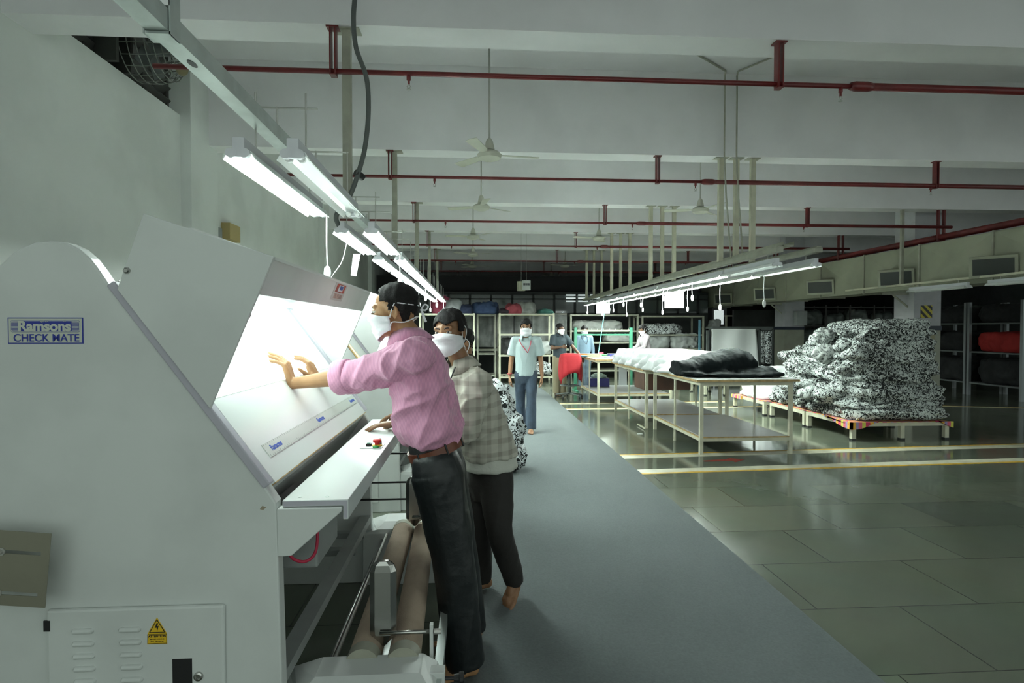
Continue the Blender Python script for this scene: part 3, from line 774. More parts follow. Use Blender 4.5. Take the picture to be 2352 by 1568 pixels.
    Lb = (V((bx1, 0, bz1))-V((bx0, 0, bz0))).length
    obj('inspection_board', slope(0, Lb+.02, -.006, .012, DN+.035, DF-.035), mat('board_white', (.84,.87,.86), .22), t)
    obj('board_edge', slope(-.004, 0, -.006, .012, DN+.035, DF-.035), wood, t)
    obj('light_glass', slope(.33, Lb-.02, .012, .014, DN+.06, DF-.08), emit('backlit_glass', (.88,1.0,.95), .42), t)
    rul = obj('ruler', slope(.075, .125, .012, .0145, DN+.12, DF-.06), mat('ruler_plastic', (.70,.74,.70), .25), t)
    R = Matrix(((0, up.x, nrm.x, 0), (1, 0, 0, 0), (0, up.z, nrm.z, 0), (0, 0, 0, 1)))
    bm = new_bm(); o0 = V((bx0, 0, bz0))
    for i in range(70):
        yy = DN+.13+.0198*i
        for s0 in (.0755, .118):
            l_ = .009 if i % 5 == 0 else .005
            q = [o0+up*s0+nrm*.0145, o0+up*(s0+l_)+nrm*.0145, o0+up*(s0+l_)+nrm*.0148, o0+up*s0+nrm*.0148]
            a_prism(bm, [(v.x, v.z) for v in q], yy, yy+.0013)
    obj('ruler_marks', bm, mat('ruler_ink', (.10,.12,.12), .6), rul)
    for yy in (DN+.22, (DN+DF)/2, DF-.14):
        c = o0+up*.10+nrm*.015; c.y = yy
        M = Matrix.Translation(c) @ R
        text_obj('Ramsons', .030, M, mat('ruler_blue', (.05,.12,.55), .5), rul, bold=.0006, extrude=.0003)
    # hood
    A = V((-.987, 1.847)); B = V((-.605, 1.721)); Cc = V((-.799, 1.256)); D = V((-1.066, 1.619))
    for i, (a, b) in enumerate(((DN-.034, DN-.021), (DF+.021, DF+.034))):
        bm = new_bm(); a_prism(bm, [tuple(A), tuple(B), tuple(Cc), tuple(D)], a, b); h = obj('hood_side', bm, paint, t, bevel=.002)
        if i == 0:
            bm = new_bm(); a_rings(bm, [(V((mx_(305), a-q, mz_(622))), V((1,0,0)), V((0,0,1)), r_, r_) for q, r_ in ((0, .011), (.006, .010), (.009, .006))], 6); obj('bolt', bm, chrome, h)
    fd = (Cc-B).normalized()
    bm = new_bm(); a_prism(bm, [tuple(B), tuple(B+fd*.125), tuple(B+fd*.125+V((-.012, 0))), tuple(B+V((-.02, -.012)))], DN-.021, DF+.021); fas = obj('hood_front', bm, paint, t)
    bm = new_bm(); a_prism(bm, [tuple(A), tuple(B), tuple(B+V((0, -.01))), tuple(A+V((0, -.01)))], DN-.021, DF+.021); obj('hood_top', bm, paint, t)
    bm = new_bm(); a_prism(bm, [tuple(A), tuple(D), tuple(D+V((.012, 0))), tuple(A+V((.012, -.004)))], DN-.021, DF+.021); obj('hood_back', bm, mat('hood_inside_white', (.80,.83,.82), .5), t)
    # red and blue paper sticker on the hood front
    fn = V((-fd.y, 0, fd.x)); fn = V((fd.y*-1, 0, fd.x)) if fn.x < 0 else fn
    fn = V((abs(fn.x), 0, fn.z if fn.x > 0 else -fn.z))
    sy0, sy1 = P(752, 670, 1).y, 0
    def on_front(s, h): return B+fd*s+V((fn.x, fn.z))*h
    def patch(s0, s1, ya, yb, h, m, nm, par):
        q = [on_front(s0, h), on_front(s1, h), on_front(s1, h+.0008), on_front(s0, h+.0008)]
        bm = new_bm(); a_prism(bm, [tuple(v) for v in q], ya, yb); return obj(nm, bm, m, par)
    st = patch(.012, .095, 2.70, 2.93, .0005, mat('sticker_grey', (.50,.50,.48), .6), 'paper_sticker', fas)
    patch(.015, .055, 2.73, 2.90, .0014, mat('sticker_red', (.45,.06,.03), .6, var=.5, vscale=25), 'red_print', fas)
    patch(.019, .050, 2.77, 2.86, .0023, mat('sticker_white', (.62,.63,.66), .6), 'white_print', fas)
    patch(.023, .042, 2.79, 2.85, .0032, mat('sticker_blue', (.05,.09,.35), .6, var=.4, vscale=30), 'blue_print', fas)
    patch(.062, .085, 2.74, 2.90, .0014, mat('sticker_pink', (.48,.33,.28), .6, var=.4, vscale=30), 'faded_print', fas)
    # lamps inside the hood
    for i, (s, dz) in enumerate(((.05, -.045), (.13, -.05), (.21, -.055))):
        c = V((A.x+.05+s, 0, A.y-.0328*10*s+dz-.005))
        bm = new_bm(); a_tube(bm, [(c.x, DN+.03, c.z), (c.x, DF-.03, c.z)], .013, 10); obj('hood_tube', bm, emit('hood_lamp', (.88,1.0,.95), 6.5), t, True)
        bm = new_bm(); a_box(bm, c.x-.02, c.x+.02, DN+.02, DF-.02, c.z+.016, c.z+.034); obj('lamp_batten', bm, white, t)
    bm = new_bm(); a_rings(bm, [(V((-.755, DN+.05+q, 1.555)), V((1,0,0)), V((0,0,1)), r_, r_) for q, r_ in ((0, .028), (.004, .034), (.05, .034), (.054, .02))], 24); obj('fan_motor', bm, darkpaint, t, 'auto')
    bm = new_bm(); a_tube(bm, [(-1.035, DN+.04, 1.68), (-1.035, DF-.04, 1.68)], .028, 16); obj('cloth_roller', bm, steel, t, True)
    # ledge with down-turned lip
    lx0, lx1, lz = -.595, -.392, .962
    bm = new_bm()
    a_prism(bm, [(lx0, lz-.020), (lx0, lz), (lx1, lz), (lx1, lz-.063), (lx1-.016, lz-.063), (lx1-.016, lz-.020)], DN-.005, DF+.01)
    led = obj('ledge', bm, mat('ledge_white', (.72,.76,.75), .28), t, bevel=.002)
    bm = new_bm(); a_prism(bm, [(lx0+.002, lz-.018), (lx0+.002, lz-.003), (lx1-.002, lz-.003), (lx1-.002, lz-.060), (lx1-.014, lz-.060), (lx1-.014, lz-.018)], DN-.0062, DN-.004); obj('ledge_end', bm, paint2, led)
    for i in (0, 1):
        a, b = (DN-.018, DN+.02) if i == 0 else (DF-.02, DF+.018)
        bm = new_bm(); a_prism(bm, [(-.609, .940), (-.410, .940), (-.410, .928), (-.565, mz_(1278, 640)), (-.592, mz_(1279, 640)), (-.606, mz_(1278, 640))], a, b); obj('ledge_bracket', bm, paint, t, bevel=.003)
    for xx in (.035, .12):
        bm = new_bm(); a_rings(bm, [(V((lx0+xx+.01, DN+.03, lz+q)), V((1,0,0)), V((0,1,0)), .006, .006) for q in (0, .0015)], 10); obj('screw', bm, steel, led)
    # control panel
    py = PZ(850, 1025, .962).y
    bm = new_bm(); a_box(bm, -.505, -.408, py-.05, py+.07, lz, lz+.0025); cp_ = obj('control_panel', bm, mat('panel_metal', (.30,.31,.30), .4, .4), led)
    red = mat('button_red', (.60,.02,.02), .35); yel = mat('button_yellow', (.70,.50,.03), .4); grn = mat('button_green', (.03,.35,.08), .4)
    def knob(x, y_, rs, m, nm):
        bm = new_bm(); a_rings(bm, [(V((x, y_, lz+.0025+q)), V((1,0,0)), V((0,1,0)), r_, r_) for q, r_ in rs], 18); obj(nm, bm, m, led, 'auto')
    knob(-.436, py, ((0, .024), (.004, .024), (.006, .020)), yel, 'button_collar')
    knob(-.436, py, ((.006, .011), (.016, .011), (.017, .019), (.028, .019), (.032, .012)), red, 'stop_button')
    knob(-.436, py-.038, ((0, .014), (.006, .014), (.008, .010)), grn, 'start_button')
    knob(-.432, py+.038, ((0, .012), (.012, .012), (.026, .010), (.028, .006)), mat('knob_grey', (.25,.24,.21), .5), 'dial')
    bm = new_bm(); a_box(bm, -.488, -.462, py-.002, py+.024, lz+.0025, lz+.012); obj('black_switch', bm, black, led, bevel=.002)
    bm = new_bm(); a_box(bm, -.482, -.468, py+.004, py+.018, lz+.012, lz+.015); obj('green_key', bm, mat('key_green', (.05,.22,.15), .4), led)
    # space below: inner back sheet, motor box, cable, cross frames
    bm = new_bm(); a_prism(bm, [(-.642, .995), (-.642, .985), (-.88, .62), (-.89, .63)], DN+.035, DF-.035); obj('lower_sheet', bm, greybox, t)
    bm = new_bm(); a_box(bm, -1.55, -1.54, DN+.035, DF-.035, 0, 1.3); obj('back_sheet', bm, darkpaint, t)
    bm = new_bm(); a_box(bm, -.70, -.53, DN+.16, DN+.46, .68, .90); obj('motor_box', bm, greybox, t, bevel=.008)
    bm = new_bm(); a_tube(bm, spline([(-.60, DN+.05, .80), (-.585, DN+.06, .755), (-.55, DN+.08, .735), (-.52, DN+.09, .76), (-.515, DN+.10, .83), (-.53, DN+.12, .90)], 5), .005, 8); obj('red_cable', bm, mat('red_wire', (.45,.02,.06), .5), t, True)
    for (xa, xb, za, zb) in ((-.66, -.60, .36, .40), (-1.2, -1.14, .36, .40)):
        bm = new_bm(); a_box(bm, xa, xb, DN+.03, DF-.03, za, zb); obj('frame_rail', bm, greybox, t)
    for yy in (DF-.50, DF-.25):
        bm = new_bm(); a_box(bm, -1.2, -.6, yy, yy+.05, .34, .37); obj('cross_member', bm, greybox, t)
    for zz in (.50, .60, .77):
        bm = new_bm(); a_tube(bm, [(-.62, DF-.06, zz), (-.17, DF-.06, zz)] if zz > .7 else [(-.9, DF-.06, zz), (-.2, DF-.06, zz)], .006, 6); obj('dark_rod', bm, black, t, True)
    bm = new_bm(); a_tube(bm, [(-.53, DN+.1, .26), (-.53, DF-.05, .26)], .010, 8); obj('thin_roller', bm, chrome, t, True)
    bm = new_bm(); a_tube(bm, [(-.50, DN+.1, .30), (-.50, DF-.05, .30)], .008, 8); obj('thin_roller', bm, rod_m, t, True)
    # rollers
    for (xa, xb) in ((-.385, -.405), (-.243, -.283)):
        bm = new_bm(); a_tube(bm, [(xb, DF-.08, .322), (xb, DF-.07, .322), (xa, DN+.20, .328), (xa, DN+.19, .328)], [.05, .058, .058, .05], 28); r_ = obj('felt_roller', bm, tissue, t, 'auto')
        bm = new_bm(); a_tube(bm, [(xa, DN+.17, .328), (xa, DN+.225, .328)], .0595, 28); obj('end_ring', bm, creamdim, r_, 'auto')
        bm = new_bm(); a_tube(bm, [(xb, DF-.115, .322), (xb, DF-.06, .322)], .0595, 28); obj('end_ring', bm, creamdim, r_, 'auto')
    # arm covers at both ends
    for i, (ya, yb) in enumerate(((DN+.06, DN+.19), (DF-.02, DF+.14))):
        bm = new_bm()
        xs0, xs1 = -.62, -.115
        lo = [(xs0-.02, ya-.05, 0), (xs1, ya-.05, 0), (xs1, yb+.005, 0), (xs0-.02, yb+.005, 0)]
        mid = [(xs0-.02, ya-.05, .30), (xs1, ya-.05, .30), (xs1, yb+.005, .30), (xs0-.02, yb+.005, .30)]
        top = [(xs0+.10, ya+.01, .355), (xs1-.06, ya+.01, .355), (xs1-.06, yb, .355), (xs0+.10, yb, .355)]
        top0 = [(xs0+.06, ya-.045, .325), (xs1-.02, ya-.045, .325), (xs1-.01, yb+.002, .325), (xs0+.0, yb+.002, .325)]
        L_ = [[bm.verts.new(p) for p in r] for r in (lo, mid, top0, top)]
        bm.faces.new(L_[0][::-1]); bm.faces.new(L_[-1])
        for a, b in zip(L_, L_[1:]):
            for j in range(4): bm.faces.new((a[j], a[(j+1)%4], b[(j+1)%4], b[j]))
        obj('arm_cover', bm, paint, t, bevel=.003)
    # chrome guard plates on rods
    for i, (xc, yc, z0, z1) in enumerate(((-.325, DN+.27, .345, .66), (-.335, DF-.12, .36, .65))):
        m_ = chrome
        def ring(z, w, d): return [V((xc-w, yc-d*.4, z)), V((xc-w*.6, yc-d, z)), V((xc+w*.6, yc-d, z)), V((xc+w, yc-d*.4, z)), V((xc+w, yc, z)), V((xc-w, yc, z))]
        bm = new_bm(); rows = [ring(z0, .006, .006), ring(z0+.045, .047, .022), ring(z0+.08, .048, .022), ring(z1-.04, .048, .022), ring(z1-.015, .040, .021), ring(z1, .020, .018)]
        rows = [[bm.verts.new(p) for p in r] for r in rows]
        bm.faces.new(rows[0][::-1]); bm.faces.new(rows[-1])
        for a, b in zip(rows, rows[1:]):
            for j in range(6): bm.faces.new((a[j], a[(j+1)%6], b[(j+1)%6], b[j]))
        obj('cloth_guide', bm, m_, t, bevel=.004)
        bm = new_bm(); a_tube(bm, [(xc-.01, yc-.03, z0+.06), (-.135, yc-.03, z0+.06)], .007, 10); gr = obj('guide_rod', bm, chrome, t, True)
        bm = new_bm(); a_box(bm, -.155, -.143, yc-.045, yc-.02, .30, z0+.09); obj('rod_upright', bm, paint, gr)
        bm = new_bm(); a_tube(bm, [(-.14, yc-.03, z0+.06), (-.115, yc-.03, z0+.06)], .010, 8); obj('rod_nut', bm, rod_m, gr)
    bm = new_bm(); a_box(bm, -.135, -.105, DN+.06, DF+.12, .27, .315); obj('front_bar', bm, steel, t)
    bm = new_bm(); a_box(bm, -.155, -.095, DN+.10, DN+.15, .25, .335); cl = obj('bar_clamp', bm, paint, t, bevel=.003)
    bm = new_bm(); a_tube(bm, [(-.095, DN+.125, .30), (-.06, DN+.125, .30)], .007, 8); a_tube(bm, [(-.065, DN+.125, .30), (-.045, DN+.125, .30)], [.012, .016], 10); a_rings(bm, [(V((-.048+q, DN+.125, .30)), V((0,1,0)), V((0,0,1)), r_, r_) for q, r_ in ((0, .018), (.004, .021), (.014, .021), (.018, .016))], 12); obj('clamp_knob', bm, black, cl)
    bm = new_bm(); a_box(bm, -.15, -.09, DF+.02, DF+.1, 0, .27); a_box(bm, -.13, -.10, DN+.02, DN+.06, 0, .27); obj('foot', bm, darkpaint, t)
    return t
m1 = machine()
m2 = dup(m1, (0, 2.98, 0), 'second fabric checking machine, standing behind the first and mostly hidden by the two men', 'fabric checking machines')
m1['group'] = 'fabric checking machines'
m1.name = 'checking_machine'
# wooden stick of cloth against second machine, loose straps behind hood
bm = new_bm(); a = P(800, 792, 4.72); b = P(836, 838, 4.60); a_tube(bm, [a, b], .014, 8)
tag(obj('wooden_stick', bm, wood), 'short wooden stick leaning on the second machine between the hood and the pink sleeve', 'stick')
bm = new_bm()
pts = [V((mx_(247), DN+.03, mz_(650))), V((mx_(262), DN+.05, mz_(646))), V((mx_(285), DN+.10, mz_(648))), V((-1.05, DN+.3, 1.66))]
a_rings(bm, [(p, V((.3,.2,1)).normalized(), V((0,1,0)), .006, .02) for p in spline(pts, 4)], 8)
tag(obj('cloth_strap', bm, mat('yellow_strap', (.50,.48,.30), .8)), 'pale yellow cloth strap tucked behind the near machine hood', 'strap')
bm = new_bm(); a_tube(bm, spline([(mx_(292), DN+.25, mz_(598)), (mx_(283), DN+.22, mz_(586)), (mx_(273), DN+.18, mz_(576))], 4), .003, 6); tag(obj('loose_wire', bm, mat('yellow_wire', (.50,.50,.28), .6)), 'short pale wire sticking up behind the hood corner', 'wire')
# slotted bracket plate at the left edge of the frame
t = thing('slotted_plate', 'brown grey metal plate with two slots on the left of the machine side', 'plate', (mx_(40), DN-.1, mz_(1310)))
Mp = Matrix.Translation((P(44, 1306, DN-.10).x, DN-.10, P(44, 1306, DN-.10).z)) @ Matrix.Rotation(math.radians(5.5), 4, 'Y')
bm = new_bm()
s_ = .001/.718*.93
def bb(u0, u1, v0, v1): a_box(bm, u0*s_, u1*s_, -.0015, .0015, v0*s_, v1*s_, Mp)
# u right, v up in photo pixels around the plate's centre
bb(-110, 62, 41, 84); bb(-110, 62, -52, 33); bb(-110, 62, -84, -60); bb(44, 62, 33, 41); bb(44, 62, -60, -52); bb(-110, -60, 33, 41); bb(-110, -60, -60, -52)
obj('plate', bm, platem, t)
for vv in (37, -56):
    bm = new_bm(); c = Mp @ V((-40*s_, -.002, vv*s_)); a_rings(bm, [(c+V((0, -q, 0)), V((1,0,0)), V((0,0,1)), r_, r_) for q, r_ in ((0, .012), (.003, .012), (.003, .007), (.009, .006))], 12); obj('bolt', bm, rod_m, t)
bm = new_bm(); c = Mp @ V((-90*s_, 0, 0)); a_box(bm, c.x-.05, c.x, c.y, DN-.021, c.z-.03, c.z+.03); obj('arm', bm, platem, t)
# small boxes on the left wall
c = P(535, 540, 8.1)
bm = new_bm(); a_box(bm, XL, XL+.12, 8.0, 8.35, 2.68, 2.90); o = obj('wall_box', bm, mat('box_yellow_wood', (.42,.33,.14), .6), bevel=.006); tag(o, 'yellowish wooden electric box high on the left wall', 'box')
bm = new_bm(); a_box(bm, XL, XL+.07, 7.75, 7.88, 2.66, 2.80); a_tube(bm, [(XL+.03, 7.8, 2.8), (XL+.03, 7.8, 3.0)], .006, 6); o = obj('wall_socket', bm, greybox, bevel=.006); tag(o, 'small grey wall fitting with a wire beside the wooden box', 'box')
# exhaust fan with wire cage in the first opening
ec = V((-3.02, 5.95, 4.22))
t = thing('exhaust_fan', 'dark exhaust fan in a round wire cage at the high left opening', 'fan', tuple(ec))
dk = mat('fan_cage_wire', (.16,.17,.15), .5, .4)
bm = new_bm()
for i in range(20):
    a = 2*PI*i/20; pts = []
    for (dx, rr) in ((-.20, .33), (-.05, .335), (.10, .31), (.20, .22), (.24, .10), (.245, .03)):
        pts.append(ec+V((dx, rr*math.cos(a), rr*math.sin(a))))
    a_tube(bm, pts, .005, 5)
for (dx, rr) in ((-.20, .33), (-.12, .333), (-.04, .335), (.03, .325), (.10, .31), (.15, .27), (.20, .22), (.225, .15), (.24, .10)):
    a_tube(bm, [ec+V((dx, rr*math.cos(2*PI*j/28), rr*math.sin(2*PI*j/28))) for j in range(29)], .005, 5)
obj('wire_cage', bm, dk, t)
bm = new_bm(); a_tube(bm, [ec+V((-.05, 0, 0)), ec+V((.12, 0, 0))], .085, 16); obj('motor', bm, darkpaint, t, 'auto')
for j in range(5):
    M = Matrix.Translation(ec+V((-.08, 0, 0))) @ Matrix.Rotation(2*PI*j/5, 4, 'X') @ Matrix.Translation((0, 0, .17)) @ Matrix.Rotation(.5, 4, 'Z')
    bm = new_bm(); a_box(bm, -.004, .004, -.06, .06, -.10, .12, M); obj('blade', bm, darkpaint, t)
bm = new_bm(); a_box(bm, XL-.11, XL+.06, 5.88, 5.92, 3.93, 4.62); a_box(bm, XL-.11, XL+.09, 5.60, 5.64, 3.93, 4.62); obj('bracket', bm, framem, t)
bm = new_bm(); a_ell(bm, P(418, 160, 5.3), (.05, .05, .05)); tag(obj('fan_box', bm, mat('old_brown_lump', (.14,.12,.06), .8), smooth=True), 'brown rusty junction lump beside the caged exhaust fan', 'box')

# ---------------------------------------------------------------- tables
def table(x0, x1, y0, y1, label, h=.90, shelf=.21, mid=True):
    t = thing('work_table', label, 'table', ((x0+x1)/2, (y0+y1)/2, 0), 'white topped work tables')
    bm = new_bm(); a_box(bm, x0-.06, x1+.06, y0-.05, y1, h-.028, h-.002); obj('tabletop', bm, wood, t)
    bm = new_bm(); a_box(bm, x0-.059, x1+.059, y0-.049, y1-.001, h-.002, h+.001); obj('laminate', bm, mat('white_laminate', (.62,.64,.62), .25), t)
    bm = new_bm()
    for (a, b, c, d) in ((x0, x1, y0, y0+.04), (x0, x1, y1-.05, y1-.01), (x0, x0+.04, y0, y1-.01), (x1-.04, x1, y0, y1-.01)):
        a_box(bm, a, b, c, d, h-.075, h-.028); a_box(bm, a, b, c, d, shelf-.05, shelf-.012)
    obj('frame', bm, cream, t)
    ys = [y0, (y0+y1)/2-.02, y1-.05]
    for i, yy in enumerate(ys):
        for xx in (x0, x1-.04):
            w = .04 if i != 1 else .022
            bm = new_bm(); a_box(bm, xx-.001, xx+w+.001, yy-.001, yy+w, .0, h-.03); obj('leg', bm, cream, t)
    bm = new_bm(); a_box(bm, x0+.042, x1-.042, y0+.01, y1-.02, shelf-.012, shelf); obj('lower_shelf', bm, laminate, t)
    bm = new_bm()
    a_box(bm, x0+.04, x1-.04, y0-.003, y0+.012, shelf-.012, shelf+.003); a_box(bm, x0-.003, x0+.012, y0+.04, y1-.06, shelf-.012, shelf+.003)
    obj('shelf_edge', bm, wood, t)
    return t
table(2.70, 3.84, 6.80, 8.62, 'near work table of the long row, with the black cloth roll on its top')
table(2.60, 3.78, 8.67, 10.62, 'middle work table, with white cloth on top and a brown box under it')
table(2.48, 3.98, 11.5, 13.3, 'far work table cluttered with packets and papers')
bm = new_bm(); a_box(bm, 2.66, 3.4, 8.95, 9.5, .55, .823); t_ = obj('brown_box', bm, brownm, bevel=.004); tag(t_, 'dark brown wooden drawer box hanging under the middle table', 'box')
bm = new_bm(); a_box(bm, 2.655, 2.80, 10.50, 10.51, .48, .823); tag(obj('paper_sheet', bm, mat('paper_white', (.62,.66,.68), .6)), 'white paper sheet hanging at the leg of the middle table', 'paper')
bm = new_bm(); a_box(bm, 2.55, 2.57, 8.55, 8.95, .012, .03); tag(obj('floor_strip', bm, cream), 'short pale metal strip lying by the legs where the near tables meet', 'strip')
bm = new_bm(); a_box(bm, 2.35, 2.42, 8.2, 8.24, .0, .006); tag(obj('paper_scrap', bm, whitecloth), 'small white scrap on the stone floor left of the near table', 'scrap')

def fnoise(p, s, seed=0): return noise.noise(V((p.x*s[0]+seed, p.y*s[1]+seed*1.7, p.z*s[2]-seed)))
def ridged(p, s, seed=0): return 1-2*abs(fnoise(p, s, seed))
# black cloth roll lying across the near table
bm = new_bm()
prof_ = [(2.62, .985, .20, .07), (2.66, .995, .27, .09), (2.85, 1.01, .29, .11), (3.05, 1.045, .29, .14), (3.25, 1.07, .29, .165), (3.42, 1.075, .28, .17), (3.55, 1.06, .26, .155), (3.62, 1.04, .20, .11)]
a_rings(bm, [(V((x, 7.42+.02*math.sin(x*9), z)), V((0,1,0)), V((0,0,1)), a, b) for x, z, a, b in prof_], 28)
for (x0, x1, yc, zc, ry_, rz_) in ((2.60, 3.66, 7.35, .945, .34, .045), (2.72, 3.82, 7.22, .935, .30, .036), (3.1, 3.80, 7.30, .965, .26, .05), (2.61, 2.9, 7.40, 1.03, .22, .06)):
    rings = []
    for i in range(9):
        f = i/8; x = x0+(x1-x0)*f; e = .82+.18*math.sin(PI*f)
        rings.append((V((x, yc+.03*math.sin(5*f), zc+.008*math.sin(7*f+yc))), V((0,1,0)), V((0,0,1)), ry_*e, rz_*e))
    a_rings(bm, rings, 20)
me = remesh(bm, .014, 5)
displace(me, lambda p, n: .022*(ridged(p, (5, 1.6, 5), 3)-.5)+.012*(ridged(p, (13, 3, 9), 8)-.5)+.004*fnoise(p, (40, 30, 40), 2))
for v in me.vertices: v.co.z = max(v.co.z, .9015)
me.transform(Matrix.Identity(4))
tag(obj_me('cloth_roll', me, blackcloth, smooth=True), 'thick rumpled roll of black cloth on the near table', 'cloth')
# white cloth layers
bm = new_bm()
rnd = random.Random(4)
NL = 9
for i in range(NL):
    f = i/(NL-1); z = .905+.205*f; th = .034
    x0 = 2.60+.13*f+rnd.uniform(-.03, .03); x1 = 3.83-.03*f; y0 = 7.75+.35*f; y1 = 10.55-.1*f
    nu, nv = 150, 20
    bot = {}; 
    def S(u, v, up):
        x = x0+(x1-x0)*v; y = y0+(y1-y0)*u
        edge = max(0, (1-v*9))  # ruffled left edge
        x -= edge*(.05+.05*math.sin(y*13+i*.5)+.045*math.sin(y*31+i*.7)+.02*math.sin(y*55+i))
        zz = z+(th if up else 0)+.0015*math.sin(x*9+y*5+i)
        if edge > 0: zz += edge*(.012*math.sin(y*27+i)) - .028*edge*(0 if up else 0)
        if i == 0 and edge > .5 and not up: zz -= .02
        return V((x, y, max(zz, .903)))
    tv = [[bm.verts.new(S(a/nu, b/nv, True)) for b in range(nv+1)] for a in range(nu+1)]
    bv = [[bm.verts.new(S(a/nu, b/nv, False)) for b in range(nv+1)] for a in range(nu+1)]
    for a in range(nu):
        for b in range(nv):
            bm.faces.new((tv[a][b], tv[a+1][b], tv[a+1][b+1], tv[a][b+1])); bm.faces.new((bv[a][b], bv[a][b+1], bv[a+1][b+1], bv[a+1][b]))
    for a in range(nu):
        bm.faces.new((tv[a][0], bv[a][0], bv[a+1][0], tv[a+1][0])); bm.faces.new((tv[a][nv], tv[a+1][nv], bv[a+1][nv], bv[a][nv]))
    for b in range(nv):
        bm.faces.new((tv[0][b], tv[0][b+1], bv[0][b+1], bv[0][b])); bm.faces.new((tv[nu][b], bv[nu][b], bv[nu][b+1], tv[nu][b+1]))
me = remesh(bm, .014, 14)
displace(me, lambda p, n: .006*fold(p, (.2, .3, 1), 14, 3) if p.x < 3.0 else .002*fnoise(p, (5, 5, 5), 2))
for v in me.vertices: v.co.z = max(v.co.z, .903)
tag(obj_me('white_cloth_stack', me, whitecloth, smooth=True), 'stack of spread white cloth layers with ruffled edge on the middle table', 'cloth', kind='stuff')
# packets and papers on the far table
items = [
 (1342, 824, 12.9, .30, .20, .05, (.70,.22,.05), 'orange packet pile at the far table corner', 'packet'),
 (1345, 831, 12.5, .28, .18, .03, (.08,.35,.50), 'turquoise packet at the corner of the far table', 'packet'),
 (1348, 816, 13.1, .26, .16, .03, (.45,.48,.55), 'grey packet stacked behind the orange one', 'packet'),
 (1366, 827, 12.4, .28, .30, .07, (.55,.52,.36), 'cream paper bundle in the middle of the far table', 'papers'),
 (1381, 813, 12.9, .09, .10, .08, (.60,.05,.12), 'small red crumpled packet on the far table', 'packet'),
 (1388, 822, 12.5, .24, .16, .05, (.04,.30,.08), 'green folder on the far table', 'folder'),
 (1414, 811, 12.9, .34, .20, .05, (.10,.12,.35), 'dark blue book under a yellow one on the far table', 'book'),
 (1420, 817, 12.6, .30, .18, .03, (.45,.33,.08), 'mustard yellow book on the far table', 'book'),
 (1402, 822, 12.3, .10, .10, .07, (.05,.05,.25), 'small navy box on the far table', 'box'),
 (1430, 822, 12.2, .36, .26, .05, (.40,.43,.45), 'grey printed papers at the right of the far table', 'papers'),
 (1412, 832, 11.9, .40, .20, .025, (.42,.45,.46), 'flat grey white papers at the near edge of the far table', 'papers'),
 (1390, 832, 12.0, .18, .14, .04, (.62,.66,.66), 'white crumpled paper at the near edge of the far table', 'papers'),
]
rnd = random.Random(9)
for (u, v, Y, w, d, h, col, lab, cat) in items:
    c = P(u, v, Y); ang = rnd.uniform(-.5, .5)
    bm = new_bm()
    nl = 3
    for i in range(nl):
        M = Matrix.Translation((c.x, Y, .902+h*i/nl)) @ Matrix.Rotation(ang+rnd.uniform(-.12, .12), 4, 'Z')
        a_box(bm, -w/2+rnd.uniform(-.01, .01), w/2, -d/2, d/2+rnd.uniform(-.01, .01), 0, h/nl-.003, M)
    tag(obj(cat if cat != 'papers' else 'paper_pile', bm, mat('item_'+lab.split()[0]+str(u), col, .5, var=.2, vscale=30), bevel=.003), lab, cat)
# green garment frame and teal cord
t = thing('garment_stand', 'pale green metal frame standing behind the far table', 'rack', (3.1, 14.0, 0))
xa, xb = P(1322, 800, 14.0).x, P(1449, 800, 14.0).x
for xx in (xa, xb):
    bm = new_bm(); a_box(bm, xx-.035, xx+.035, 13.97, 14.03, 0, 1.53); obj('post', bm, greenf, t)
bm = new_bm(); a_box(bm, xa, xb, 13.985, 14.015, 1.34, 1.38); obj('cross_bar', bm, greenf, t)
bm = new_bm(); a_box(bm, xa, xb, 13.985, 14.015, 1.45, 1.475); tb = obj('hook_bar', bm, creamdim, t)
for i in range(9):
    x = xa+(xb-xa)*(i+.5)/9
    bm = new_bm(); a_tube(bm, [(x, 14, 1.47), (x, 13.97, 1.50)], .008, 6); obj('hook', bm, white, tb)
bm = new_bm(); a_box(bm, xa-.03, xa+.03, 13.7, 14.3, 0, .03); a_box(bm, xb-.03, xb+.03, 13.7, 14.3, 0, .03); obj('foot', bm, greenf, t)
bm = new_bm(); a_tube(bm, spline([P(1389, 712, 14.4), P(1384, 745, 14.0), P(1376, 800, 13.0), P(1372, 823, 12.45)], 5), .012, 6); tag(obj('teal_cord', bm, tealcord, smooth=True), 'teal cord hanging from the far sign down to the cluttered table', 'cord')
# blue crate on a low rack behind the far table
c = P(1367, 880, 13.2)
bm = new_bm(); a_box(bm, 2.62, 3.05, 12.9, 13.25, .212, .40); tag(obj('blue_crate', bm, mat('crate_blue', (.02,.02,.14), .5), bevel=.01), 'dark blue crate on the lower shelf of the far table', 'crate')
bm = new_bm(); a_ell(bm, (2.84, 13.07, .44), (.18, .14, .07)); me = remesh(bm, .02, 1); displace(me, lambda p, n: .03*fnoise(p, (12, 12, 12), 1)); tag(obj_me('rag_heap', me, mat('rag_teal', (.30,.40,.38), .8), smooth=True), 'crumpled pale teal rags in the blue crate', 'cloth')
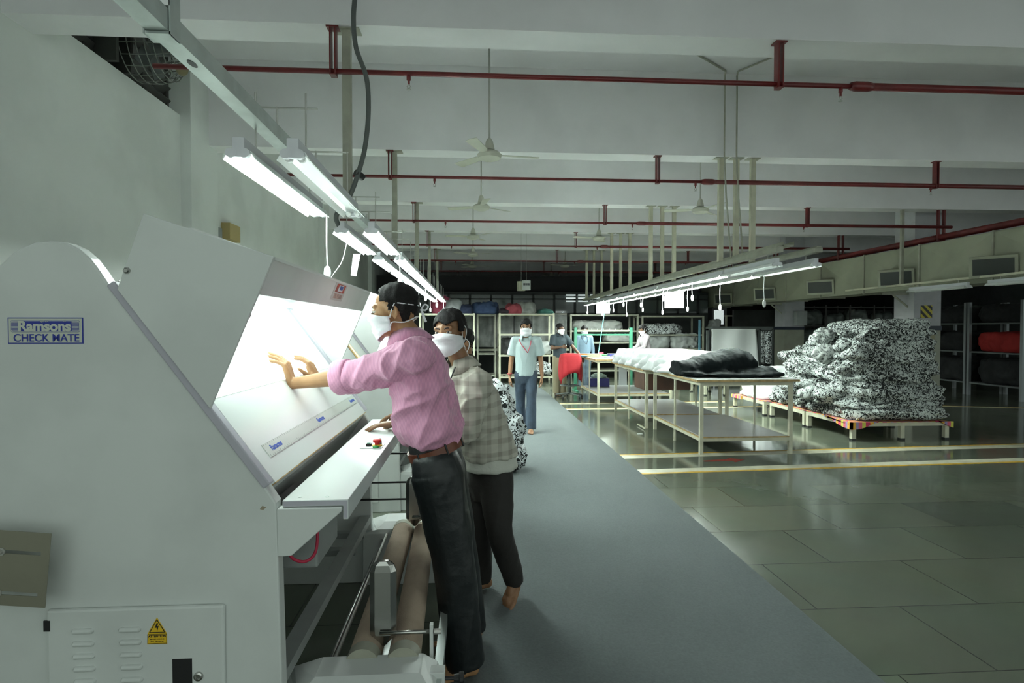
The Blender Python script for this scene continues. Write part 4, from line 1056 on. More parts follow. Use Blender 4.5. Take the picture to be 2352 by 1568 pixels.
# stool with a red cloth over its back
def stool():
    sx, sy = P(1308, 900, 12.6).x, 12.6
    t = thing('swivel_stool', 'dark swivel stool on castors beside the far table', 'stool', (sx, sy, 0))
    bm = new_bm(); a_tube(bm, [(sx, sy, .08), (sx, sy, .72)], [.035, .022], 12); obj('column', bm, darkpaint, t, True)
    bm = new_bm(); a_tube(bm, [(sx+.20*math.cos(2*PI*i/24), sy+.20*math.sin(2*PI*i/24), .28) for i in range(25)], .012, 8)
    for j in range(4): a_tube(bm, [(sx, sy, .28), (sx+.2*math.cos(j*PI/2), sy+.2*math.sin(j*PI/2), .28)], .008, 6)
    obj('foot_ring', bm, darkpaint, t, True)
    for j in range(5):
        a = 2*PI*j/5+.3; ex, ey = sx+.30*math.cos(a), sy+.30*math.sin(a)
        bm = new_bm(); a_tube(bm, [(sx, sy, .11), (ex, ey, .075)], [.022, .014], 8); lg = obj('leg', bm, darkpaint, t)
        bm = new_bm(); a_rings(bm, [(V((ex-.015+.03*k, ey, .03)), V((0,1,0)), V((0,0,1)), .029, .029) for k in (0, 1)], 14); obj('castor', bm, black, lg)
    bm = new_bm(); a_rings(bm, [(V((sx, sy, z)), V((1,0,0)), V((0,1,0)), r, r) for z, r in ((.72, .15), (.73, .19), (.77, .19), (.78, .17))], 24); obj('seat', bm, black, t, 'auto')
    bm = new_bm(); a_box(bm, sx-.18, sx+.18, sy-.15, sy-.11, .80, .95); obj('backrest', bm, black, t, bevel=.02)
    # cloth
    bm = new_bm(); nu = 64
    prof = [(.965, .03, .02), (.97, .12, .06), (.955, .20, .105), (.90, .225, .12), (.80, .23, .125), (.70, .23, .135), (.60, .22, .14), (.50, .20, .13)]
    rows = []
    for k, (z, rx, ry_) in enumerate(prof):
        row = []
        for i in range(nu):
            a = 2*PI*i/nu; f = max(0, k-2)/5
            w = 1+.10*f*math.sin(5*a+1)+.06*f*math.sin(11*a)
            ca, sa = math.cos(a), math.sin(a); e = .55
            xx = math.copysign(abs(ca)**e, ca)*rx*w; yy = math.copysign(abs(sa)**e, sa)*ry_*w
            zz = z - f*(.10*max(0, math.sin(a*1.5+2.2)) + .14*(1 if abs(ca) > .8 else abs(ca)**3) - .07)
            row.append(bm.verts.new((sx+xx+.02*f*ca, sy-.11+yy, zz)))
        rows.append(row)
    for a_, b_ in zip(rows, rows[1:]):
        for i in range(nu): bm.faces.new((a_[i], a_[(i+1)%nu], b_[(i+1)%nu], b_[i]))
    bm.faces.new(rows[0])
    o = obj('red_cloth', bm, redcloth, smooth=True); s = o.modifiers.new('s', 'SOLIDIFY'); s.thickness = .008; s.offset = 1
    tag(o, 'bright red cloth draped over the swivel stool', 'cloth')
stool()

# ---------------------------------------------------------------- benches with fabric
def bench(x0, x1, y0, y1, label, h=.24, m=cream):
    t = thing('low_bench', label, 'bench', ((x0+x1)/2, (y0+y1)/2, 0), 'low cream benches')
    bm = new_bm()
    for (a, b, c, d) in ((x0, x1, y0, y0+.05), (x0, x1, y1-.05, y1), (x0, x0+.05, y0, y1), (x1-.05, x1, y0, y1)): a_box(bm, a, b, c, d, h-.05, h)
    obj('frame', bm, m, t)
    bm = new_bm(); a_box(bm, x0+.05, x1-.05, y0+.05, y1-.05, h-.03, h-.005); obj('deck', bm, m, t)
    for xx in (x0, (x0+x1)/2, x1-.055):
        for yy in (y0, y1-.055):
            bm = new_bm(); a_box(bm, xx-.001, xx+.055, yy-.001, yy+.056, .02, h-.001); lg = obj('leg', bm, m, t)
            bm = new_bm(); a_box(bm, xx-.004, xx+.06, yy-.004, yy+.06, 0, .025); obj('rubber_foot', bm, black, lg)
    return t
bench(5.08, 6.45, 7.53, 8.62, 'low cream bench nearest the camera, under the printed fabric heap')
bench(5.08, 6.45, 8.67, 9.72, 'low cream bench behind the nearest one, under the heap edge')
bench(5.02, 6.40, 9.80, 11.0, 'low cream bench at the far end, holding the white fabric')
def slab(bm, x0, x1, y0, y1, z, h, seed, n=44, drop=0.05, e=.45, amp=.05):
    """a soft folded slab of fabric"""
    cx, cy = (x0+x1)/2, (y0+y1)/2; rx, ry_ = (x1-x0)/2, (y1-y0)/2
    prof = [(-.5, .0), (-.5, .6), (-.45, .88), (-.25, .98), (0, 1.0), (.25, .98), (.45, .90), (.5, .6), (.52, .0)]
    rows = []
    for pz, pr in prof:
        row = []
        for i in range(n):
            a = 2*PI*i/n; ca, sa = math.cos(a), math.sin(a)
            w = 1+amp*noise.noise(V((ca*2.2, sa*2.2, seed*3.1)))+amp*.6*noise.noise(V((ca*7, sa*7, seed*5.3)))
            x = math.copysign(abs(ca)**e, ca)*rx*pr*w; y = math.copysign(abs(sa)**e, sa)*ry_*pr*w
            zz = z+h/2+h*pz*(1+.25*noise.noise(V((ca*3, sa*3, seed)))) - drop*pr*pr*(.5+.6*noise.noise(V((ca*1.5, sa*1.5, seed*1.3+4))))
            zz += .02*noise.noise(V((cx+x*1.5, cy+y*1.5, seed)))
            row.append(bm.verts.new((cx+x, cy+y, zz)))
        rows.append(row)
    bmesh.ops.contextual_create(bm, geom=[]) if False else None
    for a_, b_ in zip(rows[1:-1], rows[2:-1]):
        for i in range(n): bm.faces.new((a_[i], a_[(i+1)%n], b_[(i+1)%n], b_[i]))
    bm.faces.new(rows[1][::-1]); bm.faces.new(rows[-2])
    for v in rows[0]+rows[-1]: bm.verts.remove(v)
bm = new_bm()
NLY = 15; rnd = random.Random(3)
for i in range(NLY):
    f = i/(NLY-1); z = .252+1.24*f
    x0 = 5.16+.30*f**1.3+rnd.uniform(-.07, .07); x1 = 6.60-.16*f**2+rnd.uniform(-.08, .06)
    y0 = 7.54+.26*f+rnd.uniform(-.05, .05); y1 = 9.90-.10*f-.80*f*f+rnd.uniform(-.1, .08)
    slab(bm, x0, x1, y0, y1, z, .115, i+1, n=84, drop=.07 if i > 0 else 0, amp=.06, e=.34)
for i in range(110):
    f = rnd.random()**1.1; z = .30+1.15*f
    yy = rnd.uniform(7.75, 9.85-.7*f*f); xx = 5.12+.32*f**1.3+rnd.uniform(-.06, .14)
    if rnd.random() < .35: xx = rnd.uniform(5.3, 6.3); yy = 9.8-.75*f*f+rnd.uniform(-.1, .06)
    r = rnd.uniform(.06, .14)
    M = Matrix.Translation((xx, yy, z)) @ Matrix.Rotation(rnd.uniform(0, 3), 4, 'Z') @ Matrix.Rotation(rnd.uniform(-.6, .6), 4, 'X')
    a_ell(bm, (0, 0, 0), (r*1.5, r, r*.55), M, 14, 9)
me = remesh(bm, .020, 1)
def hd(p, n):
    h_ = abs(n.z) < .8
    k = .045*(ridged(V((p.x, p.y, p.z+.05*fnoise(p, (2, 2, 2), 1))), (1.3, 1.3, 11), 2)-.4)
    return k+.028*fnoise(p, (8, 8, 16), 7)+.018*ridged(p, (17, 17, 24), 9)
displace(me, hd)
for v in me.vertices:
    lo_ = .165 if (v.co.y < 7.49 and v.co.x > 5.5) else .252
    if v.co.z < lo_: v.co.z = lo_
tag(obj_me('printed_fabric_heap', me, printm, smooth=True), 'huge heap of black and white printed fabric piled on the low benches', 'fabric heap', kind='stuff')
# clear plastic bag patches caught in the heap
bagm = print_mat('washed_out_print', 30, .56, (.46,.49,.47), (.12,.13,.13))
for i, (u, v, Y, r, lab) in enumerate(((2000, 783, 7.98, .16, 'cloudy plastic bag near the top of the printed heap'), (2092, 805, 8.0, .12, 'cloudy plastic bag at the upper right edge of the printed heap'), (1895, 770, 8.4, .12, 'cloudy plastic bag at the upper left of the printed heap'), (1900, 812, 8.3, .17, 'pale plastic wrapped bundle in the middle left of the printed heap'), (1850, 905, 8.4, .07, 'small round plastic end low on the left of the printed heap'))):
    c = P(u, v, Y); bm = new_bm(); a_ell(bm, (c.x, c.y+.03, c.z), (r*1.05, .09, r*.7), None, 40, 26)
    me_ = bpy.data.meshes.new('b'); bmesh.ops.recalc_face_normals(bm, faces=bm.faces); bm.to_mesh(me_); bm.free()
    displace(me_, lambda p, n: .05*ridged(p, (14, 14, 9), i)-.02+.015*ridged(p, (34, 34, 20), i))
    tag(obj_me('plastic_bag', me_, bagm, smooth=True), lab, 'bag')
# checked cloth under the heap
bm = new_bm(); a_prism(bm, [(5.04, .17), (5.16, .19), (5.42, .235), (5.42, .25), (5.04, .25)], 7.50, 7.525); a_prism(bm, [(6.25, .235), (6.49, .19), (6.49, .25), (6.25, .25)], 7.50, 7.525); a_prism_x(bm, [(7.5, .17), (7.62, .19), (8.1, .236), (8.1, .25), (7.5, .25)], 5.04, 5.075); a_box(bm, 5.10, 6.44, 7.51, 9.7, .243, .250)
bmesh.ops.subdivide_edges(bm, edges=bm.edges[:], cuts=10, use_grid_fill=True)
for v in bm.verts:
    if v.co.z < .24: v.co.z += .03*math.sin(v.co.x*9+v.co.y*7); 
tag(obj('checked_sheet', bm, checkm), 'bright checked cloth sheet showing under the printed heap', 'cloth')
bm = new_bm(); a_box(bm, 5.04, 6.38, 9.80, 11.0, .242, .25); a_box(bm, 4.985, 5.015, 10.6, 11.0, .19, .25); tag(obj('checked_sheet', bm, checkm), 'bright checked cloth sheet under the white fabric on the far bench', 'cloth')
bm = new_bm()
for i in range(6):
    slab(bm, 5.04+.02*i, 6.3, 9.95+.05*i, 10.95, .252+.085*i, .10, 30+i, n=48, drop=.03 if i else 0)
me = remesh(bm, .025, 2); displace(me, lambda p, n: .03*ridged(p, (4, 4, 9), 12)+.012*fnoise(p, (14, 14, 20), 5))
for v in me.vertices: v.co.z = max(v.co.z, .252)
tag(obj_me('white_fabric_heap', me, whitecloth, smooth=True), 'crumpled heap of white fabric on the far low bench', 'fabric heap', kind='stuff')
# bench and bundle seen below the tables
bench(4.9, 5.9, 14.2, 15.2, 'small cream bench far behind the work tables, left of the white bundle', h=.42)
bench(5.2, 6.1, 12.85, 13.75, 'cream bench under the white and pink bundle seen below the near table', h=.26)
bm = new_bm(); slab(bm, 5.15, 6.2, 12.8, 13.8, .262, .2, 44, n=40, drop=0); me = remesh(bm, .03, 2); displace(me, lambda p, n: .03*fnoise(p, (7, 7, 9), 3)); 
for v in me.vertices: v.co.z = max(v.co.z, .262)
tag(obj_me('white_bundle', me, whitecloth, smooth=True), 'white bundle on the bench seen beneath the near table', 'cloth')
# printed fabric hanging behind the second man
bm = new_bm()
for i, (u, v, r) in enumerate(((1140, 900, .12), (1146, 930, .15), (1152, 965, .17), (1162, 1000, .18), (1172, 1010, .14), (1160, 985, .2), (1120, 940, .2), (1125, 990, .22), (1178, 975, .07))):
    c = P(u, v, 6.2); a_ell(bm, (c.x, 6.2, max(c.z, r)), (r, r*.8, r), None, 14, 10)
for q in range(5): a_ell(bm, (.10+.06*q, 6.2, .16), (.22, .22, .16))
a_ell(bm, (.2, 6.2, .45), (.16, .18, .42))
me = remesh(bm, .014, 3); displace(me, lambda p, n: .035*ridged(p, (9, 9, 6), 4)+.02*fnoise(p, (20, 20, 14), 8))
for v in me.vertices: v.co.z = max(v.co.z, .008)
tag(obj_me('printed_fabric_heap', me, printm2, smooth=True), 'standing heap of black and white printed fabric on the carpet behind the man in the plaid shirt', 'fabric heap', kind='stuff')

# ---------------------------------------------------------------- racks and clutter at the back
def rack(x0, x1, y, d, h, zs, label, m, nb=2, slat=True):
    t = thing('storage_rack', label, 'rack', ((x0+x1)/2, y, 0), 'storage racks along the back')
    for xx in (x0, x1-.05):
        for yy in (y, y+d-.05):
            bm = new_bm(); a_box(bm, xx, xx+.05, yy, yy+.05, 0, h); obj('post', bm, m, t)
    for z in zs:
        bm = new_bm()
        a_box(bm, x0+.05, x1-.05, y+.005, y+.045, z-.045, z); a_box(bm, x0+.05, x1-.05, y+d-.045, y+d-.005, z-.045, z)
        a_box(bm, x0+.005, x0+.045, y+.05, y+d-.05, z-.045, z); a_box(bm, x1-.045, x1-.005, y+.05, y+d-.05, z-.045, z)
        if slat:
            k = int((x1-x0)/.16)
            for i in range(k): a_box(bm, x0+.06+i*.16, x0+.13+i*.16, y+.045, y+d-.045, z-.03, z-.01)
        else: a_box(bm, x0+.045, x1-.045, y+.045, y+d-.045, z-.03, z-.01)
        obj('shelf', bm, m, t)
    return t
rack(.73, 2.28, 16.2, 1.0, 1.93, (.18, .78, 1.36, 1.92), 'cream storage rack behind the walking man', cream)
rack(-1.45, .07, 16.2, 1.0, 1.93, (.18, .78, 1.30, 1.92), 'cream storage rack behind the two men at the machines', cream)
rack(.13, .69, 16.9, .8, 1.93, (.18, .80, 1.92), 'dim narrow rack between the two cream racks', creamdim, slat=False)
rack(2.95, 5.05, 17.6, 1.0, 1.95, (.25, .65, 1.1, 1.45, 1.94), 'khaki storage rack far behind the green frame', creamdim, slat=False)
rack(5.15, 7.1, 17.6, 1.0, 1.9, (.25, .9, 1.33, 1.9), 'khaki storage rack far behind the white cloth on the middle table', creamdim, slat=False)
def blob(name, x0, x1, y0, y1, z0, z1, m, label, cat, seed, amp=.05, vox=.03):
    bm = new_bm(); slab(bm, x0, x1, y0, y1, z0, z1-z0, seed, n=36, drop=0)
    me = remesh(bm, vox, 2); displace(me, lambda p, n: amp*ridged(p, (4, 4, 6), seed)+amp*.6*fnoise(p, (11, 11, 13), seed))
    for v in me.vertices: v.co.z = max(v.co.z, z0+.002)
    return tag(obj_me(name, me, m, smooth=True), label, cat)
blob('cloth_bundle', .95, 1.35, 16.3, 16.9, 1.92, 2.16, mat('pile_red', (.34,.06,.08), .8), 'dark pink bundle on top of the rack behind the walking man', 'cloth', 3)
blob('cloth_bundle', 1.25, 1.75, 16.4, 17.0, 1.92, 2.22, mat('pile_grey_plastic', (.30,.31,.29), .4), 'grey plastic bundle on top of the rack behind the walking man', 'cloth', 5)
blob('cloth_bundle', .78, 1.02, 16.3, 16.9, 1.92, 2.03, mat('pile_dark', (.03,.02,.03), .8), 'small dark cloth at the left end on top of the rack behind the walking man', 'cloth', 7)
blob('cloth_bundle', 1.85, 2.25, 16.3, 16.9, 1.92, 2.02, mat('pile_teal', (.03,.12,.10), .8), 'flat teal bundle at the right end on top of the rack behind the walking man', 'cloth', 8)
blob('cloth_bundle', .0, .72, 16.6, 17.3, 1.93, 2.22, mat('pile_blue', (.04,.07,.16), .8), 'navy blue cloth bundle on top of the narrow rack', 'cloth', 9)
blob('cloth_bundle', -.75, -.30, 16.3, 16.9, 1.92, 2.28, mat('pile_white', (.36,.37,.38), .7), 'whitish bundle on top of the left cream rack', 'cloth', 10)
blob('cloth_bundle', -1.15, -.62, 16.4, 17.0, 1.92, 2.36, mat('pile_crimson', (.28,.04,.08), .8), 'crimson bundle on top of the left cream rack', 'cloth', 11)
blob('cloth_bundle', -.35, -.02, 16.3, 16.9, 1.92, 2.14, mat('pile_navy', (.02,.03,.07), .8), 'dark navy bundle at the right end on top of the left cream rack', 'cloth', 12)
blob('cloth_bundle', 3.1, 4.6, 17.7, 18.4, 1.45, 1.72, mat('bundle_grey_white', (.34,.35,.33), .7), 'long whitish bundle on the upper shelf behind the green frame', 'cloth', 13)
blob('cloth_bundle', 4.1, 4.9, 17.7, 18.4, 1.1, 1.3, mat('bundle_grey_white', (.34,.35,.33), .7), 'smaller whitish bundle on the middle shelf behind the green frame', 'cloth', 14)
blob('cloth_bundle', 5.2, 6.1, 17.7, 18.4, .9, 1.30, mat('bundle_white2', (.40,.42,.41), .7), 'left white bundle with dark marks on the rack behind the white cloth', 'cloth', 15)
blob('cloth_bundle', 6.12, 7.0, 17.7, 18.4, .9, 1.32, mat('bundle_white2', (.40,.42,.41), .7), 'right white bundle on the rack behind the white cloth', 'cloth', 16)
blob('cloth_bundle', 5.25, 6.5, 17.7, 18.4, 1.335, 1.62, printm2, 'printed black and white bundle on the upper shelf far back', 'cloth', 17)
blob('cloth_bundle', 1.5, 2.2, 16.3, 17.0, .2, .52, printm2, 'printed bundle on the bottom shelf beside the walking man', 'cloth', 18)
blob('cloth_bundle', 1.45, 2.2, 16.3, 17.0, .79, 1.12, mat('bundle_white2', (.40,.42,.41), .7), 'white bundle on the middle shelf beside the walking man', 'cloth', 19)
blob('cloth_bundle', -1.3, -.1, 16.3, 17.0, .79, 1.15, mat('pile_dark2', (.03,.03,.03), .8), 'dark bundle on the middle shelf of the left cream rack', 'cloth', 20)
blob('cloth_bundle', .8, 1.4, 16.3, 17.0, .79, 1.2, mat('pile_dark2', (.03,.03,.03), .8), 'dark bundle on the middle shelf behind the walking man', 'cloth', 21)
# grey covered goods wall
rnd = random.Random(12)
for i in range(6):
    x0 = -.35+i*.54
    bm = new_bm(); nn = 26
    def SS(a, b, yy):
        x = x0+.52*a; z = .95+1.0*b
        return V((x, yy+.05*noise.noise(V((x*4, z*3, i)))+.03*math.sin(x*21), z+.03*math.sin(x*9+i)*(b > .9)))
    f = [[bm.verts.new(SS(a/nn, b/nn, 17.75)) for b in range(nn+1)] for a in range(nn+1)]
    g = [[bm.verts.new(SS(a/nn, b/nn, 17.95)) for b in range(nn+1)] for a in range(nn+1)]
    for a in range(nn):
        for b in range(nn):
            bm.faces.new((f[a][b], f[a+1][b], f[a+1][b+1], f[a][b+1])); bm.faces.new((g[a][b], g[a][b+1], g[a+1][b+1], g[a+1][b]))
    for a in range(nn):
        bm.faces.new((f[a][0], g[a][0], g[a+1][0], f[a+1][0])); bm.faces.new((f[a][nn], f[a+1][nn], g[a+1][nn], g[a][nn]))
        bm.faces.new((f[0][a], f[0][a+1], g[0][a+1], g[0][a])); bm.faces.new((f[nn][a], g[nn][a], g[nn][a+1], f[nn][a+1]))
    tag(obj('cloth_cover', bm, greycover, smooth=True), 'grey cloth cover hanging behind the racks, %s from the left of six' % ORD[i], 'cloth', 'grey covers behind the racks')
bm = new_bm(); a_box(bm, -.4, 2.92, 17.6, 18.1, .84, .90); a_box(bm, -.4, 2.92, 18.03, 18.1, 1.93, 1.98)
for x in (-.4, 1.5, 2.88): a_box(bm, x, x+.04, 18.04, 18.08, 0, 1.93)
tag(obj('cover_rail', bm, creamdim), 'dim rail carrying the grey covers at the back', 'rail')
# glazed partition
t = thing('glazed_partition', 'dark framed glazed partition above the racks at the back', 'partition', (3, 20, 0))
bm = new_bm()
a_box(bm, XL+.3, 8.2, 20, 20.06, 2.66, 2.76); a_box(bm, XL+.3, 8.2, 20, 20.06, 2.50, 2.54); a_box(bm, XL+.3, 8.2, 20, 20.06, 1.95, 2.05)
for i in range(16): a_box(bm, XL+.3+.72*i, XL+.38+.72*i, 20, 20.06, 2.0, 2.7)
obj('frame', bm, mat('dark_green_steel', (.015,.02,.018), .5), t)
bm = new_bm(); a_box(bm, XL+.3, 8.2, 20.02, 20.04, 0, 2.0); obj('lower_panel', bm, mat('dim_panel', (.035,.04,.038), .7), t)
bm = new_bm(); a_box(bm, XL+.3, 8.2, 20.03, 20.035, 2.05, 2.66); obj('glass', bm, glass, t)
bm = new_bm(); a_box(bm, XL, 8.2, 20.6, 20.7, 2.8, 3.35); tag(obj('soffit_board', bm, mat('soffit_unlit', (.03,.028,.03), .8)), 'soffit board above the glazed partition, coloured dark for the unlit area beyond', 'board')  # dark colour stands in for the lack of light above the partition
# slatted lit ventilation slots
t = thing('vent_slots', 'row of bright ventilation slots high at the back right of centre', 'vent', (5, 19.9, 2.4))
slotm = emit('slot_light', (.75,.85,.82), .35)
for r in range(3):
    for i in range(5):
        if (r, i) in ((0, 4), (2, 4), (1, 3)): continue
        a = P(1300+28*i, 676+7*r, 19.95); b = P(1322+28*i, 679+7*r, 19.95)
        bm = new_bm(); a_box(bm, a.x, b.x, 19.94, 19.97, b.z, a.z); obj('slot', bm, slotm, t)
# hanging drum signs
for i, (u, v, r, lab, m_) in enumerate(((1209, 655, .11, 'white cylindrical drum sign hanging at the back', mat('drum_white', (.6,.62,.6), .6)), (1197, 657, .11, 'cream cylindrical drum hanging just left of the white one', cream))):
    c = P(u, v, 15.0+.3*i); t = thing('hanging_drum', lab, 'sign', tuple(c))
    bm = new_bm(); a_rings(bm, [(c+V((0, 0, q)), V((1,0,0)), V((0,1,0)), r, r) for q in (-.12, .12)], 24); obj('drum', bm, m_, t, 'auto')
    if i == 0:
        bm = new_bm()
        for j in range(7): a_box(bm, c.x-.085+.025*j, c.x-.068+.025*j, c.y-.115, c.y-.085, c.z-.01, c.z+.045)
        obj('faint_writing', bm, mat('print_dark', (.06,.06,.07), .6), t)
    bm = new_bm(); a_tube(bm, [c+V((0, 0, .12)), V((c.x, c.y, ZC))], .004, 5); obj('wire', bm, rod_m, t)
# white sheet over a rack on the right of the tables
c0, c1 = P(1634, 760, 15.6).x, P(1738, 760, 15.6).x
t = thing('cloth_stand', 'dark stand with hooks carrying the white sheet', 'rack', ((c0+c1)/2, 15.7, 0))
bm = new_bm(); a_box(bm, c0-.1, c1+.5, 15.66, 15.72, 1.46, 1.56); obj('top_rail', bm, darkpaint, t)
for xx in (c0-.1, c1+.1, c1+.46): 
    bm = new_bm(); a_box(bm, xx, xx+.05, 15.66, 15.72, 0, 1.5); obj('post', bm, darkpaint, t)
bm = new_bm(); nn = 30
f = []
for a in range(nn+1):
    row = []
    for b in range(nn+1):
        x = c0+(c1-c0)*a/nn*(1+.0); z = 1.50-1.35*b/nn
        x += .05*(b/nn)*(a/nn); yy = 15.62-.03*math.sin(x*8+b*.08)-.05*b/nn
        row.append(bm.verts.new((x, yy, z)))
    f.append(row)
for a in range(nn):
    for b in range(nn): bm.faces.new((f[a][b], f[a][b+1], f[a+1][b+1], f[a+1][b]))
o = obj('white_sheet', bm, mat('sheet_white', (.86,.89,.88), .8), smooth=True); s = o.modifiers.new('s', 'SOLIDIFY'); s.thickness = .01
tag(o, 'plain white sheet hung over the dark stand behind the tables', 'cloth')
bm = new_bm(); a_box(bm, c1+.14, c1+.44, 15.60, 15.66, .55, 1.44); bmesh.ops.subdivide_edges(bm, edges=bm.edges[:], cuts=6, use_grid_fill=True)
for v in bm.verts: v.co.y += .02*math.sin(v.co.x*30)
tag(obj('hanging_print', bm, printm2), 'printed fabric hanging beside the white sheet', 'cloth')
bm = new_bm(); a_box(bm, P(1605, 800, 15.8).x, P(1609, 800, 15.8).x, 15.8, 15.84, 0, 1.75); tag(obj('blue_post', bm, mat('dull_blue', (.08,.20,.27), .5)), 'dull blue upright post left of the white sheet', 'post')
# bright doorway as a glowing panel with an added post; small bench far behind
bm = new_bm(); a = P(1642, 745, 18.9); b = P(1662, 712, 18.9); a_box(bm, a.x, b.x, 18.9, 18.94, a.z, b.z); a_box(bm, a.x, a.x+.03, 18.95, 18.98, 0, b.z); tag(obj('lit_doorway', bm, emit('doorway_glow', (.8,.9,.88), .28)), 'bright lit doorway far behind the white sheet, made as a glowing panel', 'panel')
bm = new_bm(); a = P(1664, 744, 19.2); b = P(1700, 724, 19.2)
a_box(bm, a.x, b.x, 19.1, 19.3, b.z-.04, b.z); a_box(bm, b.x-.05, b.x, 19.1, 19.15, .9, b.z-.04); a_box(bm, a.x, a.x+.05, 19.1, 19.15, .9, b.z-.04); a_box(bm, a.x, b.x, 19.0, 19.4, .8, .9); a_box(bm, a.x, a.x+.06, 19.0, 19.06, 0, .8); a_box(bm, b.x-.06, b.x, 19.0, 19.06, 0, .8)
tag(obj('cream_stand', bm, cream), 'small cream stand far behind the white sheet', 'rack')
blob('rag_heap', P(1632,740,18.6).x, P(1650,740,18.6).x, 18.4, 18.8, 1.55, 1.78, mat('bundle_white2', (.40,.42,.41), .7), 'white rag heap beside the bright lit doorway', 'cloth', 31)
bm = new_bm(); a_box(bm, P(1632,740,18.6).x-.2, P(1650,740,18.6).x+.3, 18.3, 18.9, 1.49, 1.548); a_box(bm, P(1632,740,18.6).x-.1, P(1632,740,18.6).x-.04, 18.5, 18.56, 0, 1.49); a_box(bm, P(1650,740,18.6).x+.2, P(1650,740,18.6).x+.26, 18.5, 18.56, 0, 1.49)
tag(obj('dark_shelf', bm, darkpaint), 'dark shelf under the white rag heap', 'shelf')
# dark racks on the far right between and behind the pillars
def drack(x0, x1, y0, y1, label, h=2.1):
    t = thing('garment_rack', label, 'rack', ((x0+x1)/2, (y0+y1)/2, 0), 'aluminium garment racks on the right')
    al = mat('dull_aluminium', (.28,.30,.31), .4, .5)
    for xx in (x0, x1):
        for yy in (y0, y1):
            bm = new_bm(); a_box(bm, xx-.03, xx+.03, yy-.03, yy+.03, 0, h); obj('post', bm, al, t)
    for z in (.28, .98, 1.62):
        bm = new_bm(); a_box(bm, x0-.012, x0+.012, y0+.03, y1-.03, z-.02, z+.012); a_box(bm, x0+.012, x1-.03, y0+.03, y1-.03, z-.006, z+.006); obj('shelf', bm, mat('dull_shelf', (.10,.11,.11), .5), t)
    return t
drack(11.3, 12.2, 12.76, 14.1, 'aluminium garment rack just right of the striped pillar, the farther one')
drack(11.3, 12.2, 11.36, 12.66, 'aluminium garment rack at the right edge, the nearer one')
dk2 = mat('dark_garments', (.012,.014,.015), .85, var=.5, vscale=5)
k_ = 0
for (ya, yb, nm) in ((12.82, 14.04, 'farther'), (11.42, 12.60, 'nearer')):
    for (z0, z1, sn) in ((1.63, 2.02, 'top'), (.99, 1.42, 'middle'), (.29, .82, 'bottom')):
        redd = nm == 'nearer' and sn == 'middle'
        blob('garment_stack', 11.36, 12.14, ya, yb, z0, z1, mat('dull_red_cloth', (.30,.012,.01), .8) if redd else dk2, '%s garment stack on the %s shelf of the %s right rack' % ('dull red' if redd else 'dark', sn, nm), 'cloth', 50+k_, amp=.03, vox=.035); k_ += 1
bm = new_bm(); a_box(bm, 11.282, 11.287, 13.5, 13.85, 1.33, 1.61); tag(obj('notice_sheet', bm, mat('dim_paper', (.20,.22,.23), .7)), 'grey notice sheet on the garment rack beside the pillar', 'paper')
# low partition behind the printed heap
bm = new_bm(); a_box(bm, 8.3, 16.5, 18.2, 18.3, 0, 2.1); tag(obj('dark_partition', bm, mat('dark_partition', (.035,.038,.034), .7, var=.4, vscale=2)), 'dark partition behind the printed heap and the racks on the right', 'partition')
t = thing('dark_rack', 'dim rack with plastic wrapped goods between the two pillars', 'rack', (11, 16.6, 0))
dp = mat('dim_post', (.07,.07,.065), .6)
for i in range(5):
    xx = 9.6+.74*i; bm = new_bm(); a_box(bm, xx, xx+.04, 16.6, 16.64, 0, 2.2); a_box(bm, xx, xx+.04, 17.2, 17.24, 0, 2.2); obj('post', bm, dp, t)
for z in (.5, 1.05, 1.6, 2.15):
    bm = new_bm(); a_box(bm, 9.64, 12.56, 16.61, 17.23, z-.03, z); obj('shelf', bm, dp, t)
for i, (x0, x1, z0, z1) in enumerate(((9.66, 10.30, 1.6, 2.0), (10.42, 11.0, 1.6, 1.93), (11.12, 11.75, 1.6, 2.05), (9.66, 11.0, 1.05, 1.45), (11.9, 12.5, 1.6, 1.95))):
    blob('wrapped_bundle', x0, x1, 16.66, 17.16, z0, z1, mat('dim_wrap', (.12,.14,.13), .4), 'plastic wrapped bundle on the dim rack between the pillars, '+('leftmost above', 'second above', 'third above', 'on the lower shelf', 'rightmost above')[i], 'cloth', 60+i, vox=.04)

